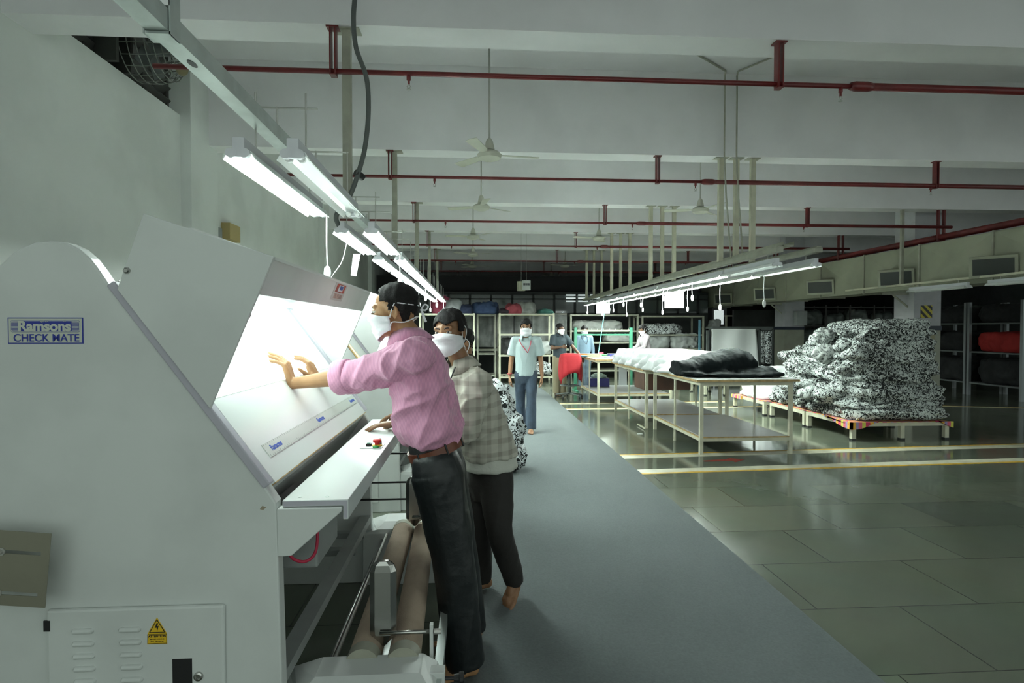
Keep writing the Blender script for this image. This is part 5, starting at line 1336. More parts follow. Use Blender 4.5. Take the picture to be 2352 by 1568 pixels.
# ---------------------------------------------------------------- people
def basis(f, up):
    f = V(f).normalized(); up = V(up).normalized()
    r = f.cross(up).normalized(); u = r.cross(f).normalized()
    return r, f, u
def headM(c, f, up, s=1.0):
    r, f, u = basis(f, up)
    return Matrix(((r.x*s, f.x*s, u.x*s, c[0]), (r.y*s, f.y*s, u.y*s, c[1]), (r.z*s, f.z*s, u.z*s, c[2]), (0, 0, 0, 1)))
def build_head(bm, M):
    a_ell(bm, (0, -.012, .035), (.074, .092, .078), M, 20, 14)      # skull
    a_ell(bm, (0, -.045, .005), (.066, .052, .062), M, 16, 12)      # occiput
    a_ell(bm, (0, .035, .005), (.064, .055, .068), M, 20, 14)       # face
    a_ell(bm, (0, .034, -.055), (.052, .050, .050), M, 20, 14)      # jaw
    a_ell(bm, (0, .068, -.092), (.022, .018, .018), M, 12, 8)       # chin
    a_cap(bm, M @ V((-.045, .072, .028)), M @ V((.045, .072, .028)), .011, .011)   # brow
    a_cap(bm, M @ V((0, .080, .034)), M @ V((0, .089, .008)), .009, .008)
    a_cap(bm, M @ V((0, .086, .012)), M @ V((0, .104, -.026)), .008, .012)         # nose
    a_cap(bm, M @ V((-.013, .090, -.030)), M @ V((.013, .090, -.030)), .009, .009)
    for s in (-1, 1):
        a_ell(bm, (.040*s, .064, -.012), (.020, .020, .018), M, 12, 8)   # cheekbone
        # ear
        for k in range(7):
            a = math.radians(-70+45*k); b = math.radians(-70+45*(k+1))
            if k == 6: break
            p = V((.077*s, -.012-.017*math.cos(a)*1.0, -.002+.030*math.sin(a))); q = V((.077*s, -.012-.017*math.cos(b), -.002+.030*math.sin(b)))
            a_cap(bm, M @ p, M @ q, .0055, .0055, 8)
        a_ell(bm, (.074*s, -.010, -.004), (.006, .014, .024), M, 10, 8)
def build_hand(bm, wrist, f, n, t, curl=.15, scale=1.0, spread=.10, thumb=.6, rsc=1.0, curls=None):
    """f finger direction, n back-of-hand normal, t towards the thumb side"""
    f = V(f).normalized(); n = V(n); n = (n-f*n.dot(f)).normalized(); t = V(t); t = (t-f*t.dot(f)-n*t.dot(n)).normalized()
    s = scale; w = V(wrist)
    offs = [.030, .010, -.010, -.028]; lens = [(.040, .024, .020), (.044, .028, .021), (.041, .026, .020), (.032, .020, .018)]; pl = [.088, .090, .085, .078]
    for i in range(4):
        mcp = w + f*pl[i]*s + t*offs[i]*s + n*.002
        a_cap(bm, w + f*.012*s + t*offs[i]*.6*s, mcp, .0155*s*rsc, .0115*s*rsc, 10)
        d = (f + t*spread*(1.5-i)*.55).normalized(); p = mcp; rr = .0092*s*rsc
        cc = curls[i] if curls else curl*(1+.22*i)
        for j, L in enumerate(lens[i]):
            cj = cc[j] if isinstance(cc, (tuple, list)) else cc
            ax = d.cross(n).normalized()
            d = (d*math.cos(cj) - n*math.sin(cj)).normalized(); n2 = ax.cross(d).normalized()
            q = p + d*L*s
            a_cap(bm, p, q, rr*(1.06 if j else 1.0), rr*.93, 10); rr *= .93; p = q; n_ = n2
            n = n2 if n2.dot(n) > 0 else -n2
        n = V(n_); n = None or n
        n = ORIG_N.copy() if False else n
        # restore the hand normal for the next finger
        n = (V(t).cross(V(f))).normalized() if (V(t).cross(V(f))).dot(N0(wrist, f, t, n)) > 0 else (V(f).cross(V(t))).normalized()
    # palm pads
    a_cap(bm, w + f*.035*s + t*.018*s - n*.006*s, w + f*.07*s + t*.016*s - n*.006*s, .017*s, .014*s)
    # thumb
    b0 = w + f*.018*s + t*.026*s - n*.006*s; d1 = (f*(1-thumb*.45) + t*thumb - n*.30).normalized()
    b1 = b0 + d1*.040*s; d2 = (d1 + f*.35).normalized(); b2 = b1 + d2*.034*s; d3 = (d2 + f*.3 - n*.1).normalized(); b3 = b2 + d3*.025*s
    a_cap(bm, b0, b1, .0165*s, .0125*s, 10); a_cap(bm, b1, b2, .0115*s, .0105*s, 10); a_cap(bm, b2, b3, .0105*s, .0085*s, 10)
_N = {}
def N0(w, f, t, n): return _N['n']
def hand(bm, wrist, f, n, t, **k):
    f = V(f).normalized(); n = V(n); n = (n-f*n.dot(f)).normalized(); _N['n'] = n.copy()
    build_hand(bm, wrist, f, n, t, **k)
def build_foot(bm, ank, toe_dir, s=1.0, floor=None):
    """bare foot; ank is the ankle joint, toe_dir horizontal-ish"""
    a = V(ank); d = V(toe_dir).normalized(); side = V((-d.y, d.x, 0)).normalized(); dn = d.cross(side).normalized()
    if dn.z > 0: dn = -dn
    heel = a - d*.035*s + dn*.045*s
    ball = a + d*.115*s + dn*.058*s
    a_cap(bm, a, heel, .036*s, .032*s); a_cap(bm, a, a + d*.07*s + dn*.035*s, .036*s, .028*s)
    a_cap(bm, heel, ball, .030*s, .026*s)
    for i in range(5):
        o = side*(.032-.016*i)*s
        b = ball + o*.9 - d*.003*i*s
        a_cap(bm, heel + d*.05*s + o*.5, b, .024*s, .018*s, 10)
        L = (.050 if i == 0 else .040-.004*i)*s
        a_cap(bm, b, b + d*L + dn*.006*s, .014*s if i == 0 else .0105*s, .012*s if i == 0 else .0085*s, 10)
def seg_rings(pts, rads, u0=None, flat=1.0):
    pts = [V(p) for p in pts]; out = []
    u = V(u0).normalized() if u0 is not None else None
    for i, p in enumerate(pts):
        d = (pts[min(i+1, len(pts)-1)]-pts[max(i-1, 0)]).normalized()
        if u is None: u, _ = frame_from(d)
        u = (u-d*u.dot(d)).normalized(); v = d.cross(u).normalized()
        r = rads[i]; ru, rv = (r if isinstance(r, tuple) else (r, r*flat))
        out.append((p, u.copy(), v.copy(), ru, rv))
    return out
def limb(bm, pts, rads, u0=None, n=20, flat=1.0, k=5):
    """smooth limb through the points"""
    P_ = spline(pts, k); R_ = []
    for i in range(len(pts)-1):
        a, b = rads[i], rads[i+1]
        for j in range(k):
            t = j/k; t = t*t*(3-2*t)
            if isinstance(a, tuple): R_.append((a[0]+(b[0]-a[0])*t, a[1]+(b[1]-a[1])*t))
            else: R_.append(a+(b-a)*t)
    R_.append(rads[-1])
    a_rings(bm, seg_rings(P_, R_, u0, flat), n)
def wrinkle(amp, seed, s=(9, 9, 9), fine=.25, zones=()):
    def fn(p, n):
        r_ = amp*.45*fold(p, (.15, .1, 1), 10, seed)
        for (c, r, d, a, fr) in zones:
            q = (p-V(c)).length
            if q < r: t_ = 1-(q/r)**2; r_ += a*t_*fold(p, d, fr, seed+fr)
        return r_+amp*fine*fnoise(p, (26, 26, 26), seed+3)
    return fn
def hair_part(M, parent, line, thick=.010, seed=1, vox=None, name='hair', bulk=(1, 1, 1), m=None):
    """hair as a shell on the skull: keep where line(local) is true"""
    bm = new_bm(); bmesh.ops.create_icosphere(bm, subdivisions=5, radius=1)
    for v in bm.verts:
        p = v.co.copy()
        q = V((p.x*.079*bulk[0], -.014+p.y*.098*bulk[1], .036+p.z*.086*bulk[2]))
        if p.y < 0 and p.z < .1: q.y = -.014+p.y*.092*bulk[1]; q.z = .036+p.z*(.095)*bulk[2]; q.x *= .96
        nn = noise.noise(V((q.x*45+seed, q.y*45, q.z*22)))*.006+noise.noise(V((q.x*110, q.y*110+seed, q.z*40)))*.003
        v.co = q + p*nn
    dele = [v for v in bm.verts if not line(v.co)]
    bmesh.ops.delete(bm, geom=dele, context='VERTS')
    bmesh.ops.transform(bm, matrix=M, verts=bm.verts)
    o = obj(name, bm, m or hairm, parent, True, recalc=False)
    s = o.modifiers.new('s', 'SOLIDIFY'); s.thickness = thick; s.offset = 0
    return o
def mask_part(M, parent, th0=88, top=.004, bot=-.124, seed=0, bump=.004, strap='ear', w=1.0):
    bm = new_bm(); nu, nv = 40, 24; rows = []
    for i in range(nu+1):
        f = -1+2*i/nu; th = math.radians(th0)*f; row = []
        zt = top-.024*abs(f)**1.5; zb = bot+.045*abs(f)**1.6
        for j in range(nv+1):
            g = j/nv; z = zt+(zb-zt)*g
            front = .108 if abs(z+.02) < .2 else .1
            # profile of nose and chin
            prof = .099+.020*math.exp(-((z+.022)/.022)**2)+.006*math.exp(-((z+.085)/.03)**2)-.55*max(0, -(z+.086))
            rad_y = prof; rad_x = .078*w - .16*max(0, -(z+.055))
            x = rad_x*math.sin(th)*(1.04); y = rad_y*math.cos(th)**(.72) if abs(f) < 1 else rad_y*math.cos(th)**.72
            y = y*(1-.0) - .004
            k = bump*(noise.noise(V((x*38, z*60+seed, y*20)))+.6*noise.noise(V((x*15+seed, z*95, 2))))
            d = V((math.sin(th), math.cos(th), 0))
            row.append(bm.verts.new(M @ (V((x, y, z))+d*k)))
        rows.append(row)
    for a, b in zip(rows, rows[1:]):
        for j in range(nv): bm.faces.new((a[j], b[j], b[j+1], a[j+1]))
    o = obj('face_mask', bm, maskm, parent, True); s = o.modifiers.new('s', 'SOLIDIFY'); s.thickness = .0025; s.offset = 0
    for s_ in (-1, 1):
        e = V((.078*math.sin(math.radians(th0))*s_*w, .10*math.cos(math.radians(th0))**.72-.004, 0))
        bm = new_bm()
        if strap == 'ear':
            pts = [e+V((0, 0, -.028)), V((.078*s_, .005, .018)), V((.083*s_, -.018, .032)), V((.084*s_, -.034, .005)), V((.080*s_, -.022, -.034)), e+V((0, 0, -.062))]
            a_tube(bm, spline([M @ p for p in pts], 4), .0022, 6)
        else:
            a_tube(bm, spline([M @ p for p in (e+V((0, 0, -.026)), V((.080*s_, -.02, .030)), V((.076*s_, -.06, .028)), V((.02*s_, -.112, .015)))], 4), .0028, 6)
            a_tube(bm, spline([M @ p for p in (e+V((0, 0, -.062)), V((.078*s_, -.005, -.045)), V((.062*s_, -.055, -.050)), V((.015*s_, -.100, -.030)))], 4), .0028, 6)
        obj('mask_strap', bm, maskm, o, True)
    return o
def eyes_part(M, parent, look=0.0):
    for s in (-1, 1):
        bm = new_bm(); a_ell(bm, (.033*s, .0725, .006), (.0160, .0145, .0080), M, 16, 10); e = obj('eye', bm, eyew, parent, True)
        bm = new_bm(); a_ell(bm, (.033*s+look, .0845, .006), (.0066, .0038, .0066), M, 12, 8); obj('iris', bm, eyeb, e, True)
        bm = new_bm(); a_tube(bm, spline([M @ V((.014*s, .0865, .024)), M @ V((.030*s, .0855, .030)), M @ V((.050*s, .071, .024))], 4), .0035, 6); obj('eyebrow', bm, browm, parent, True)
        bm = new_bm(); a_tube(bm, spline([M @ V((.015*s, .081, .010)), M @ V((.030*s, .0865, .0145)), M @ V((.045*s, .075, .009))], 4), .0026, 6); obj('eyelid', bm, PSKIN[0], parent, True)
PSKIN = [skin1]
def person(label, J, skin, shirt, trousers, hd, hands, feet, sleeve, hairline, tors, vox=.006, svox=.008, group=None, bulk=(1,1,1), mask='ear', wr=.010, look=0.0, belt=None, collar=True, foot_s=1.0, ps=1.0, leg_r=None, hair_t=.010, shirt_zones=(), mk=None, headscale=1.0):
    """J: joints in world space; tors: list of (centre, right, halfwidth, halfdepth) from hem to neck"""
    PSKIN[0] = skin
    base = V((J['pelvis'][0], J['pelvis'][1], 0))
    t = thing('person', label, 'person', tuple(base), group)
    M = headM(J['head'], *hd, s=headscale)
    # body
    bm = new_bm(); build_head(bm, M)
    nb = V(J['neck'])
    a_cap(bm, nb - (M.to_3x3() @ V((0,0,1)))*.0, M @ V((0, -.015, -.05)), .056*headscale, .052*headscale, 16)
    fwd = V(J.get('fwd', hd[0])); fwd.z = 0; fwd.normalize()
    rings = [(V(c), V(r).normalized(), V((0,0,1)).cross(V(r)).normalized(), a*.80, b*.78) for c, r, a, b in tors]
    a_rings(bm, rings, 20)
    pv = V(J['pelvis'])
    for s in 'LR':
        sh, el, wrs = V(J['sh'+s]), V(J['el'+s]), V(J['wr'+s])
        a_cap(bm, nb, sh, .045, .045); a_cap(bm, sh, el, .046, .038); a_cap(bm, el, el+(wrs-el)*.35, .037, .036); a_cap(bm, el+(wrs-el)*.35, wrs, .036, .025, 14)
        hp, kn, an = V(J['hip'+s]), V(J['kn'+s]), V(J['an'+s])
        a_cap(bm, pv, hp, .09, .075); a_cap(bm, hp, kn, .070, .050); a_cap(bm, kn, an, .048, .034)
        hk = hands[s]; hand(bm, wrs, hk[0], hk[1], hk[2], **hk[3])
        build_foot(bm, an, feet[s], foot_s)
    me = remesh(bm, vox, 3)
    body = obj_me('body', me, skin, t, True)
    eyes_part(M, body, look)
    hair_part(M, t, hairline, hair_t, 1, bulk=bulk)
    if mask: mask_part(M, t, strap=mask, seed=len(label)*.37, **(mk or {}))
    # shirt
    bm = new_bm()
    rings = [(V(c), V(r).normalized(), V((0,0,1)).cross(V(r)).normalized(), a, b) for c, r, a, b in tors]
    # densify
    rr = []
    for a, b in zip(rings, rings[1:]):
        for k in range(4):
            f = k/4; rr.append((a[0].lerp(b[0], f), a[1].lerp(b[1], f).normalized(), a[2].lerp(b[2], f).normalized(), a[3]+(b[3]-a[3])*f, a[4]+(b[4]-a[4])*f))
    rr.append(rings[-1]); a_rings(bm, rr, 28)
    cuffs = []
    for s in 'LR':
        sh, el, wrs = V(J['sh'+s]), V(J['el'+s]), V(J['wr'+s])
        kind, r0, r1, r2 = sleeve
        a_cap(bm, nb.lerp(sh, .35)-V((0,0,.02)), sh, .055, r0)
        if kind == 'short':
            e = sh.lerp(el, .78); limb(bm, [sh, sh.lerp(el, .4), e], [r0, r1, r2]); cuffs.append((e, (el-sh).normalized(), r2))
        elif kind == 'rolled':
            e = el.lerp(wrs, .22); limb(bm, [sh, sh.lerp(el, .5), el, e], [r0, r1, (r1+r2)/2, r2]); cuffs.append((e, (wrs-el).normalized(), r2))
        else:
            e = el.lerp(wrs, .9); limb(bm, [sh, sh.lerp(el, .5), el, el.lerp(wrs, .5), e], [r0, r1, r1*.95, r2*1.1, r2]); cuffs.append((e, (wrs-el).normalized(), r2))
    me = remesh(bm, svox, 6)
    displace(me, wrinkle(wr, len(label), (10, 10, 6), .2, shirt_zones))
    so = obj_me('shirt', me, shirt, t, True)
    if sleeve[0] == 'rolled':
        for (e, d, r) in cuffs:
            u, v = frame_from(d); bm = new_bm()
            a_rings(bm, [(e+d*q, u, v, r_*1.0, r_*1.05) for q, r_ in ((-.050, r), (-.048, r+.007), (-.02, r+.009), (.004, r+.010), (.010, r+.006), (.006, r-.006))], 28)
            me = bpy.data.meshes.new('c'); bmesh.ops.subdivide_edges(bm, edges=bm.edges[:], cuts=1, use_grid_fill=True); bmesh.ops.recalc_face_normals(bm, faces=bm.faces); bm.to_mesh(me); bm.free()
            displace(me, lambda p, n: .005*ridged(p, (22, 22, 22), 2))
            obj_me('rolled_cuff', me, shirt, so, True)
    if collar:
        up = (M @ V((0, 0, 0))-nb).normalized(); fw = fwd
        rt = fw.cross(V((0,0,1))).normalized()
        bm = new_bm(); n = 30; rows = []
        for i in range(n+1):
            a = math.radians(28+304*i/n)  # opening in front
            d = fw*math.cos(a)+rt*math.sin(a)
            fr = max(0, math.cos(a))
            c = nb+V((0, 0, .012))
            rows.append([bm.verts.new(c+d*.064+up*.040-V((0,0,.012))*fr*2), bm.verts.new(c+d*(.078+.014*fr)+up*.020-V((0,0,.03))*fr), bm.verts.new(c+d*(.098+.030*fr)-up*.012-V((0,0,.055))*fr)])
        for a, b in zip(rows, rows[1:]):
            for j in (0, 1): bm.faces.new((a[j], b[j], b[j+1], a[j+1]))
        o = obj('collar', bm, shirt, so, True); s_ = o.modifiers.new('s', 'SOLIDIFY'); s_.thickness = .004
    # trousers
    lr = leg_r or (.098, .078, .080)
    bm = new_bm()
    hL, hR = V(J['hipL']), V(J['hipR']); w = (hR-hL).normalized()
    c0, r0, a0, b0 = tors[0]
    top = V(J.get('belt', V(c0)+V((0,0,.04))))
    a0 *= ps; b0 *= ps
    a_rings(bm, [(top, w, V((0,0,1)).cross(w).normalized(), a0*.88, b0*.86), ((top+pv)/2, w, V((0,0,1)).cross(w).normalized(), a0*.97, b0*.95), (pv, w, V((0,0,1)).cross(w).normalized(), a0*1.0, b0*.97), (pv-V((0,0,.07)), w, V((0,0,1)).cross(w).normalized(), a0*.90, b0*.92), (pv-V((0,0,.16)), w, V((0,0,1)).cross(w).normalized(), a0*.75, b0*.7)], 28)
    for s in 'LR':
        hp, kn, an = V(J['hip'+s]), V(J['kn'+s]), V(J['an'+s])
        hem = an + (an-kn).normalized()*.02
        a_cap(bm, hp+V((0,0,.02)), hp.lerp(kn, .3), lr[0]*.98, lr[0]*.96, 20)
        limb(bm, [hp, hp.lerp(kn, .5), kn, kn.lerp(an, .5), hem], [lr[0]*1.02, lr[0]*.92, lr[1], (lr[1]+lr[2])/2, lr[2]], n=24)
    me = remesh(bm, svox, 5)
    displace(me, wrinkle(wr*.7, len(label)+5, (13, 13, 5), .15))
    tr = obj_me('trousers', me, trousers, t, True)
    if belt:
        bm = new_bm(); v_ = V((0,0,1)).cross(w).normalized(); bt = V(belt['c']); up = V(belt['up']).normalized(); ww = (w-up*w.dot(up)).normalized(); v_ = up.cross(ww)
        a_rings(bm, [(bt+up*q, ww, v_, belt['a']+e, belt['b']+e) for q, e in ((-.018, 0), (-.018, .005), (.018, .005), (.018, 0))], 40); o = obj('belt', bm, beltl, t, 'auto')
        for ang in belt.get('loops', ()):
            d = ww*math.cos(ang)*(belt['a']+.007)+v_*math.sin(ang)*(belt['b']+.007)
            bm = new_bm(); q = bt+d; a_cap(bm, q+up*.022-d*.01, q-up*.022-d*.01, .0045, .0045, 8); obj('belt_loop', bm, trousers, o)
    return t, M, so, body

# hairlines in head space (x right, y forward, z up)
def hl_short(p):  # receding short hair of the man in pink
    if p.z > .088: return p.y < .055
    if p.y > .045: return False
    if p.y > .010: return p.z > .042 and (abs(p.x) > .045 or p.z > .085)
    return p.z > -.045-(0 if p.y < -.035 else -.045)
def hl_full(p):
    if p.y > .035: return p.z > .052+.010*math.sin(p.x*70)
    if p.y > .005: return p.z > .005 or p.z > .05
    return p.z > -.050+(0 if p.y < -.035 else .055)

# ---- man in the pink shirt
A_ = lambda u, v, Y: P(u, v, Y)
R1 = V((0, 1, 0))     # the man faces -x: his right hand side is +y
J1 = dict(head=A_(906, 716, 2.60), neck=A_(944, 776, 2.61), pelvis=A_(1008, 1075, 2.60), fwd=(-1, 0, 0),
  shL=A_(958, 822, 2.43), elL=A_(812, 862, 2.53), wrL=V((-.795, 2.655, 1.258)),
  shR=A_(950, 815, 2.78), elR=V((-.56, 2.93, 1.255)), wrR=V((-.775, 3.01, 1.247)),
  hipL=A_(1004, 1085, 2.51), knL=A_(1042, 1285, 2.50), anL=V((-.035, 2.50, .085)),
  hipR=A_(1014, 1080, 2.69), knR=A_(1052, 1265, 2.76), anR=V((-.02, 2.79, .085)))
slope_f = V((-.614, .06, .789)); slope_n = V((.789, 0, .614))
tors1 = [(A_(992, 1014, 2.60), R1, .165, .120), (A_(987, 985, 2.60), R1, .188, .152), (A_(976, 940, 2.60), R1, .188, .138), (A_(968, 890, 2.60), R1, .195, .132), (A_(962, 845, 2.60), R1, .198, .122), (A_(958, 815, 2.60), R1, .178, .108), (A_(953, 793, 2.60), R1, .14, .088), (A_(948, 778, 2.61), R1, .085, .072), (A_(944, 768, 2.61), R1, .060, .058)]
p1, M1, s1, b1 = person('man in a pink striped shirt and black trousers leaning both hands on the checking board', J1, skin1, pinkm, blacktr,
  ((-1, .10, -.10), (-.10, 0, 1)),
  {'L': ((-.33, .10, .94), (.94, 0, .33), (0, 1, 0), dict(curls=[(.55, .28, .06), (.60, .28, .08), (.66, .30, .08), (.78, .30, .08)], spread=.22, thumb=.7, scale=1.08, rsc=.92)), 'R': ((-.46, -.02, .89), (.89, 0, .46), (0, -1, 0), dict(curls=[(.50, .55, .05), (.50, .40, .1), (.45, .40, .1), (.45, .4, .1)], spread=.25, thumb=1.0, scale=1.05, rsc=.92))},
  {'L': (-1, -.30, 0), 'R': (-1, -.1, 0)}, ('rolled', .082, .070, .060), hl_short, tors1, vox=.0045, svox=.006, mask='tie', wr=.013, leg_r=(.112, .090, .083), hair_t=.010, bulk=(1.04, 1.01, 1.01),
  shirt_zones=((A_(1010, 965, 2.5), .32, (1, 0, .45), .026, 10), (A_(925, 860, 2.42), .24, (-.8, 0, .25), .022, 12), (A_(820, 862, 2.52), .14, (.25, 0, 1), .013, 19), (A_(960, 890, 2.45), .30, (.35, 0, 1), .020, 9)),
  belt=dict(c=A_(1001, 1027, 2.60), up=(-.34, 0, 1), a=.166, b=.121, loops=(2.6, 3.6, 4.4, 5.2)), mk=dict(bump=.006))
# cloth ends tied behind the head
bm = new_bm(); q = M1 @ V((0, -.118, .0)); a_tube(bm, spline([q, q+V((.015, .0, .02)), q+V((.03, 0, .012)), q+V((.018, .0, -.005)), q], 4), .004, 6); a_tube(bm, spline([q, q+V((.01, 0, -.03)), q+V((.02, .005, -.055))], 4), .006, 6)
obj('mask_knot', bm, maskm, p1, True)
# shirt front placket, pocket edge
bm = new_bm()

# ---- man in the plaid overshirt
B_ = A_
Rb = V((.55, .83, 0)).normalized()
J2 = dict(head=B_(1033, 764, 3.12), neck=B_(1062, 838, 3.14), pelvis=B_(1122, 1080, 3.20), fwd=(-.8, -.55, 0),
  shL=B_(1098, 880, 3.02), elL=B_(1062, 995, 2.92), wrL=V((-.40, 3.12, 1.005)),
  shR=B_(1040, 868, 3.30), elR=B_(975, 960, 3.50), wrR=V((-.36, 3.38, 1.03)),
  hipL=B_(1138, 1095, 3.14), knL=B_(1148, 1220, 3.10), anL=V((.225, 3.20, .125)),
  hipR=B_(1108, 1095, 3.28), knR=B_(1100, 1230, 3.26), anR=V((.055, 3.34, .085)))
tors2 = [(B_(1126, 1046, 3.18), Rb, .172, .146), (B_(1120, 1030, 3.18), Rb, .174, .146), (B_(1110, 1000, 3.18), Rb, .175, .140), (B_(1098, 950, 3.17), Rb, .175, .130), (B_(1085, 905, 3.16), Rb, .18, .12), (B_(1075, 872, 3.15), Rb, .165, .105), (B_(1068, 850, 3.14), Rb, .11, .08), (B_(1064, 838, 3.14), Rb, .06, .055)]
p2, M2, s2, b2 = person('man in a grey plaid overshirt and dark trousers turning his masked face to the camera', J2, skin2, plaidm, darkbr,
  ((-.42, -.9, -.06), (-.05, 0, 1)),
  {'L': ((-1, .15, -.15), (0, 0, 1), (.1, 1, 0), dict(curl=.12, spread=.2, thumb=.6)), 'R': ((-1, .1, -.2), (0, 0, 1), (0, -1, 0), dict(curl=.2, spread=.15, thumb=.5))},
  {'L': (-.45, -.85, -.55), 'R': (-.9, -.4, 0)}, ('long', .080, .068, .042), hl_full, tors2, vox=.0055, svox=.0075, mask='ear', wr=.014, leg_r=(.095, .070, .056), bulk=(1.06, 1.02, 1.06), foot_s=.95, ps=.80,
  shirt_zones=((B_(1100, 985, 3.05), .32, (1, .5, .35), .026, 10), (B_(1080, 900, 3.0), .22, (.35, 0, -1), .018, 12)), headscale=.98)
# undershirt hem below the overshirt
bm = new_bm(); w = Rb; v_ = V((0,0,1)).cross(w)
a_rings(bm, [(B_(1131, 1074, 3.18), w, v_, .150, .130), (B_(1130, 1072, 3.18), w, v_, .162, .138), (B_(1127, 1050, 3.18), w, v_, .158, .132), (B_(1124, 1030, 3.18), w, v_, .145, .12)], 40)
bmesh.ops.subdivide_edges(bm, edges=bm.edges[:], cuts=2, use_grid_fill=True); bmesh.ops.recalc_face_normals(bm, faces=bm.faces)
me = bpy.data.meshes.new('u'); bm.to_mesh(me); bm.free(); displace(me, lambda p, n: .006*fold(p, (0, 0, 1), 14, 3)); obj_me('undershirt', me, undershirt, p2, True)
# pen in the pocket
bm = new_bm(); a_tube(bm, [B_(1036, 868, 2.99), B_(1046, 842, 3.0)], .004, 6); obj('pen', bm, black, s2)

# ---- standing poses
def stand(x, y, h, ang, armL=None, armR=None, stride=0.0, hd_ang=None, lean=0.0, pitch=-.08):
    """ang: facing direction in degrees, 270 faces the camera"""
    a = math.radians(ang); f = V((math.cos(a), math.sin(a), 0)); r = V((f.y, -f.x, 0)); k = h/1.70
    o = V((x, y, 0)); up = V((0, 0, 1)); L = f*lean
    J = {}
    J['pelvis'] = o+up*.90*k; J['neck'] = o+up*1.43*k+L+f*.0; J['head'] = o+up*1.572*k+L*1.1+f*.03
    for s, q in (('L', -1), ('R', 1)):
        J['sh'+s] = o+up*1.375*k+r*q*.165*k+L*.9; J['hip'+s] = o+up*.87*k+r*q*.085*k
        st = stride*(-q)
        J['kn'+s] = o+up*.48*k+r*q*.085*k+f*(st*.55+.02); J['an'+s] = o+up*(.085+(.03 if st < 0 else 0))*k+r*q*.08*k+f*st
        ar = armL if s == 'L' else armR
        if ar is None:
            J['el'+s] = J['sh'+s]+r*q*.055+up*-.285*k-f*.02; J['wr'+s] = J['el'+s]+r*q*.02+up*-.25*k+f*.05
        else:
            J['el'+s] = J['sh'+s]+r*q*ar[0][0]+f*ar[0][1]+up*ar[0][2]; J['wr'+s] = J['el'+s]+r*q*ar[1][0]+f*ar[1][1]+up*ar[1][2]
    J['fwd'] = f
    tors = [(J['pelvis']+up*.0*k, r, .165*k, .115*k), (J['pelvis']+up*.12*k+L*.2, r, .158*k, .112*k), (J['pelvis']+up*.28*k+L*.5, r, .170*k, .118*k), (J['pelvis']+up*.40*k+L*.8, r, .180*k, .115*k), (J['neck']-up*.06*k, r, .165*k, .085*k), (J['neck']-up*.025*k, r, .10*k, .065*k), (J['neck'], r, .06*k, .055*k)]
    ha = math.radians(hd_ang if hd_ang is not None else ang); hf = V((math.cos(ha), math.sin(ha), pitch))
    return J, f, r, tors, (hf, up)
# man walking towards the camera
x, y = P(1208, 990, 8.5).x, 8.5
J, f, r, tors, hd = stand(x, y, 1.64, 262, stride=.10)
J['belt'] = J['pelvis']+V((0, 0, .06))
dn = V((0, 0, -1))
p3, M3, s3, b3 = person('man walking towards the camera in a pale shirt, navy jeans and red lanyard', J, skin2, creamshirt, navytr, hd,
  {'L': (dn+f*.15, -r, f, dict(curl=.30, thumb=.3)), 'R': (dn+f*.2, r, f, dict(curl=.35, thumb=.3))}, {'L': f, 'R': f}, ('short', .072, .075, .080), hl_full, [(c-V((0,0,.05)) if i == 0 else c, r_, a*1.0, b*1.02) for i, (c, r_, a, b) in enumerate(tors)], vox=.008, svox=.010, wr=.010, leg_r=(.088, .072, .078), bulk=(1.06, 1.03, 1.08), foot_s=1.0)
def lanyard(J, f, r, m, parent):
    nb = V(J['neck']); up = V((0, 0, 1)); ch = nb+f*.135-up*.22+r*-.03
    bm = new_bm(); a_tube(bm, spline([nb-r*-.06+f*.03+up*.0, nb-r*-.085+f*.105-up*.06, ch+f*.012], 4), .005, 6); a_tube(bm, spline([nb+r*-.06+f*.03, nb+r*-.075+f*.108-up*.08, ch+f*.012], 4), .005, 6)
    obj('lanyard', bm, m, parent, True)
lanyard(J, f, r, redcord, p3)
bm = new_bm(); a = J['wrR']+V((0, 0, .04)); a_tube(bm, [a+V((.034*math.cos(i*PI/8), .034*math.sin(i*PI/8), .006*math.sin(i))) for i in range(17)], .005, 6); obj('wrist_thread', bm, redcord, p3, True)
# man in the dark shirt beside the stool
x, y = P(1285, 900, 13.1).x, 13.1
J, f, r, tors, hd = stand(x, y, 1.62, 285, armR=((.05, .05, -.24), (-.16, .20, .03)), armL=((.14, .08, -.22), (.14, .12, -.20)), hd_ang=308)
p4, *_ = person('man in a dark shirt and khaki trousers standing behind the red draped stool', J, skin3, darkshirt, khaki, hd,
  {'L': (f+dn, V((0, 0, 1)), -r, dict(curl=.3)), 'R': (f-r*.3, r, V((0, 0, 1)), dict(curl=1.0))}, {'L': f, 'R': f}, ('short', .070, .070, .072), hl_full, tors, vox=.010, svox=.012, wr=.008, leg_r=(.092, .08, .08), bulk=(1.03, 1.02, 1.03))
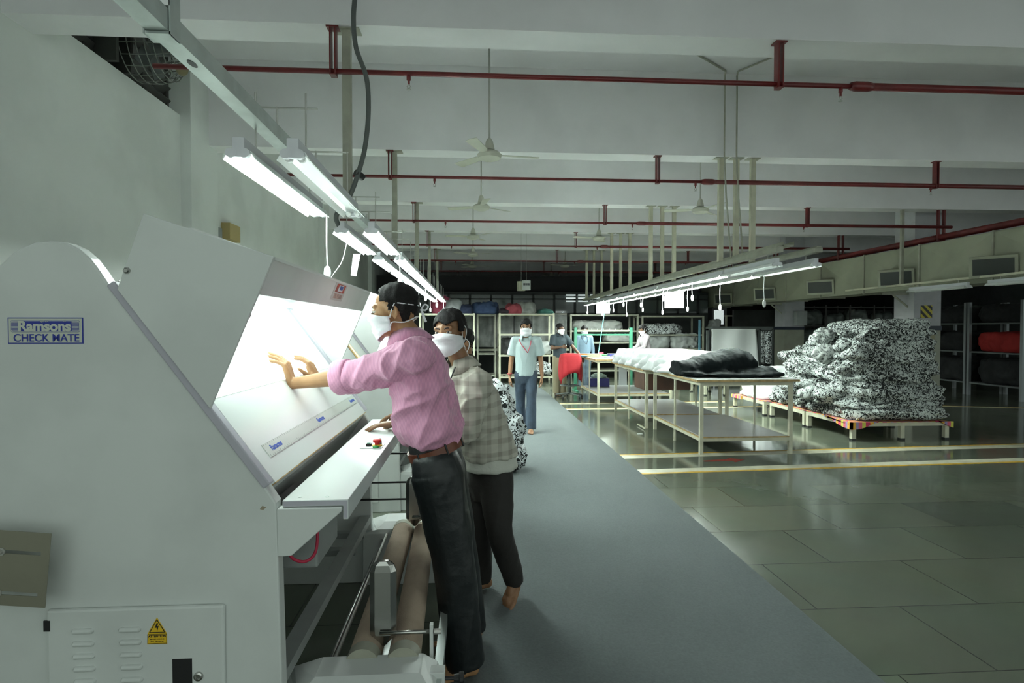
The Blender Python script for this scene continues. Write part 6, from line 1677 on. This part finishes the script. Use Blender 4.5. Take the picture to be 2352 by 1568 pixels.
# man in the light blue shirt behind the green frame
x, y = P(1342, 880, 14.7).x, 14.7
J, f, r, tors, hd = stand(x, y, 1.58, 268, pitch=-.2)
p5, *_ = person('man in a light blue shirt with a dark lanyard standing behind the green frame', J, skin3, lblueshirt, bluejean, hd,
  {'L': (dn, -r, f, dict(curl=.4)), 'R': (dn, r, f, dict(curl=.4))}, {'L': f, 'R': f}, ('long', .070, .060, .040), hl_full, tors, vox=.010, svox=.012, wr=.008, bulk=(1.04, 1.02, 1.04))
lanyard(J, f, r, black, p5)
# man in the pale pinkish shirt seen from the side
x, y = P(1487, 880, 14.4).x, 14.4
J, f, r, tors, hd = stand(x, y, 1.60, 190, armL=((.03, .10, -.24), (-.02, .22, -.08)), armR=((.03, .10, -.24), (-.02, .22, -.08)), pitch=-.45, lean=.10)
p6, *_ = person('man in a pale pinkish shirt looking down, in profile behind the white cloth', J, skin3, pinkwhite, mat('grey_trousers', (.05,.05,.055), .8), hd,
  {'L': (f, V((0, 0, 1)), r, dict(curl=.4)), 'R': (f, V((0, 0, 1)), -r, dict(curl=.4))}, {'L': f, 'R': f}, ('long', .068, .058, .040), hl_full, tors, vox=.010, svox=.012, wr=.008, mask='tie', bulk=(1.04, 1.02, 1.04))
# man mostly hidden behind the plaid shirt
x, y = P(1062, 900, 4.45).x, 4.45
J, f, r, tors, hd = stand(x, y, 1.50, 200, armL=((.03, .14, -.22), (-.04, .22, -.04)), armR=((.03, .14, -.22), (-.04, .22, -.04)), pitch=-.35, lean=-.02)
p7, *_ = person('man in an olive brown vest mostly hidden behind the man in the plaid overshirt', J, skin2, oliveshirt, darkbr, hd,
  {'L': (f, V((0, 0, 1)), r, dict(curl=.4)), 'R': (f, V((0, 0, 1)), -r, dict(curl=.4))}, {'L': f, 'R': f}, ('long', .070, .060, .042), hl_full, tors, vox=.009, svox=.011, wr=.008, bulk=(1.02, 1.0, 1.0))

# ---------------------------------------------------------------- light
w = bpy.data.worlds.new('world'); bpy.context.scene.world = w; w.use_nodes = True  # even greenish fill added for lamps out of view, through the open hall end
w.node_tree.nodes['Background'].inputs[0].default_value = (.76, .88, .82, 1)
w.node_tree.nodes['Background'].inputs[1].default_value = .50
vs = bpy.context.scene.view_settings
vs.view_transform = 'Standard'; vs.look = 'None'; vs.gamma = 1; vs.use_curve_mapping = False
vs.exposure = 1.15
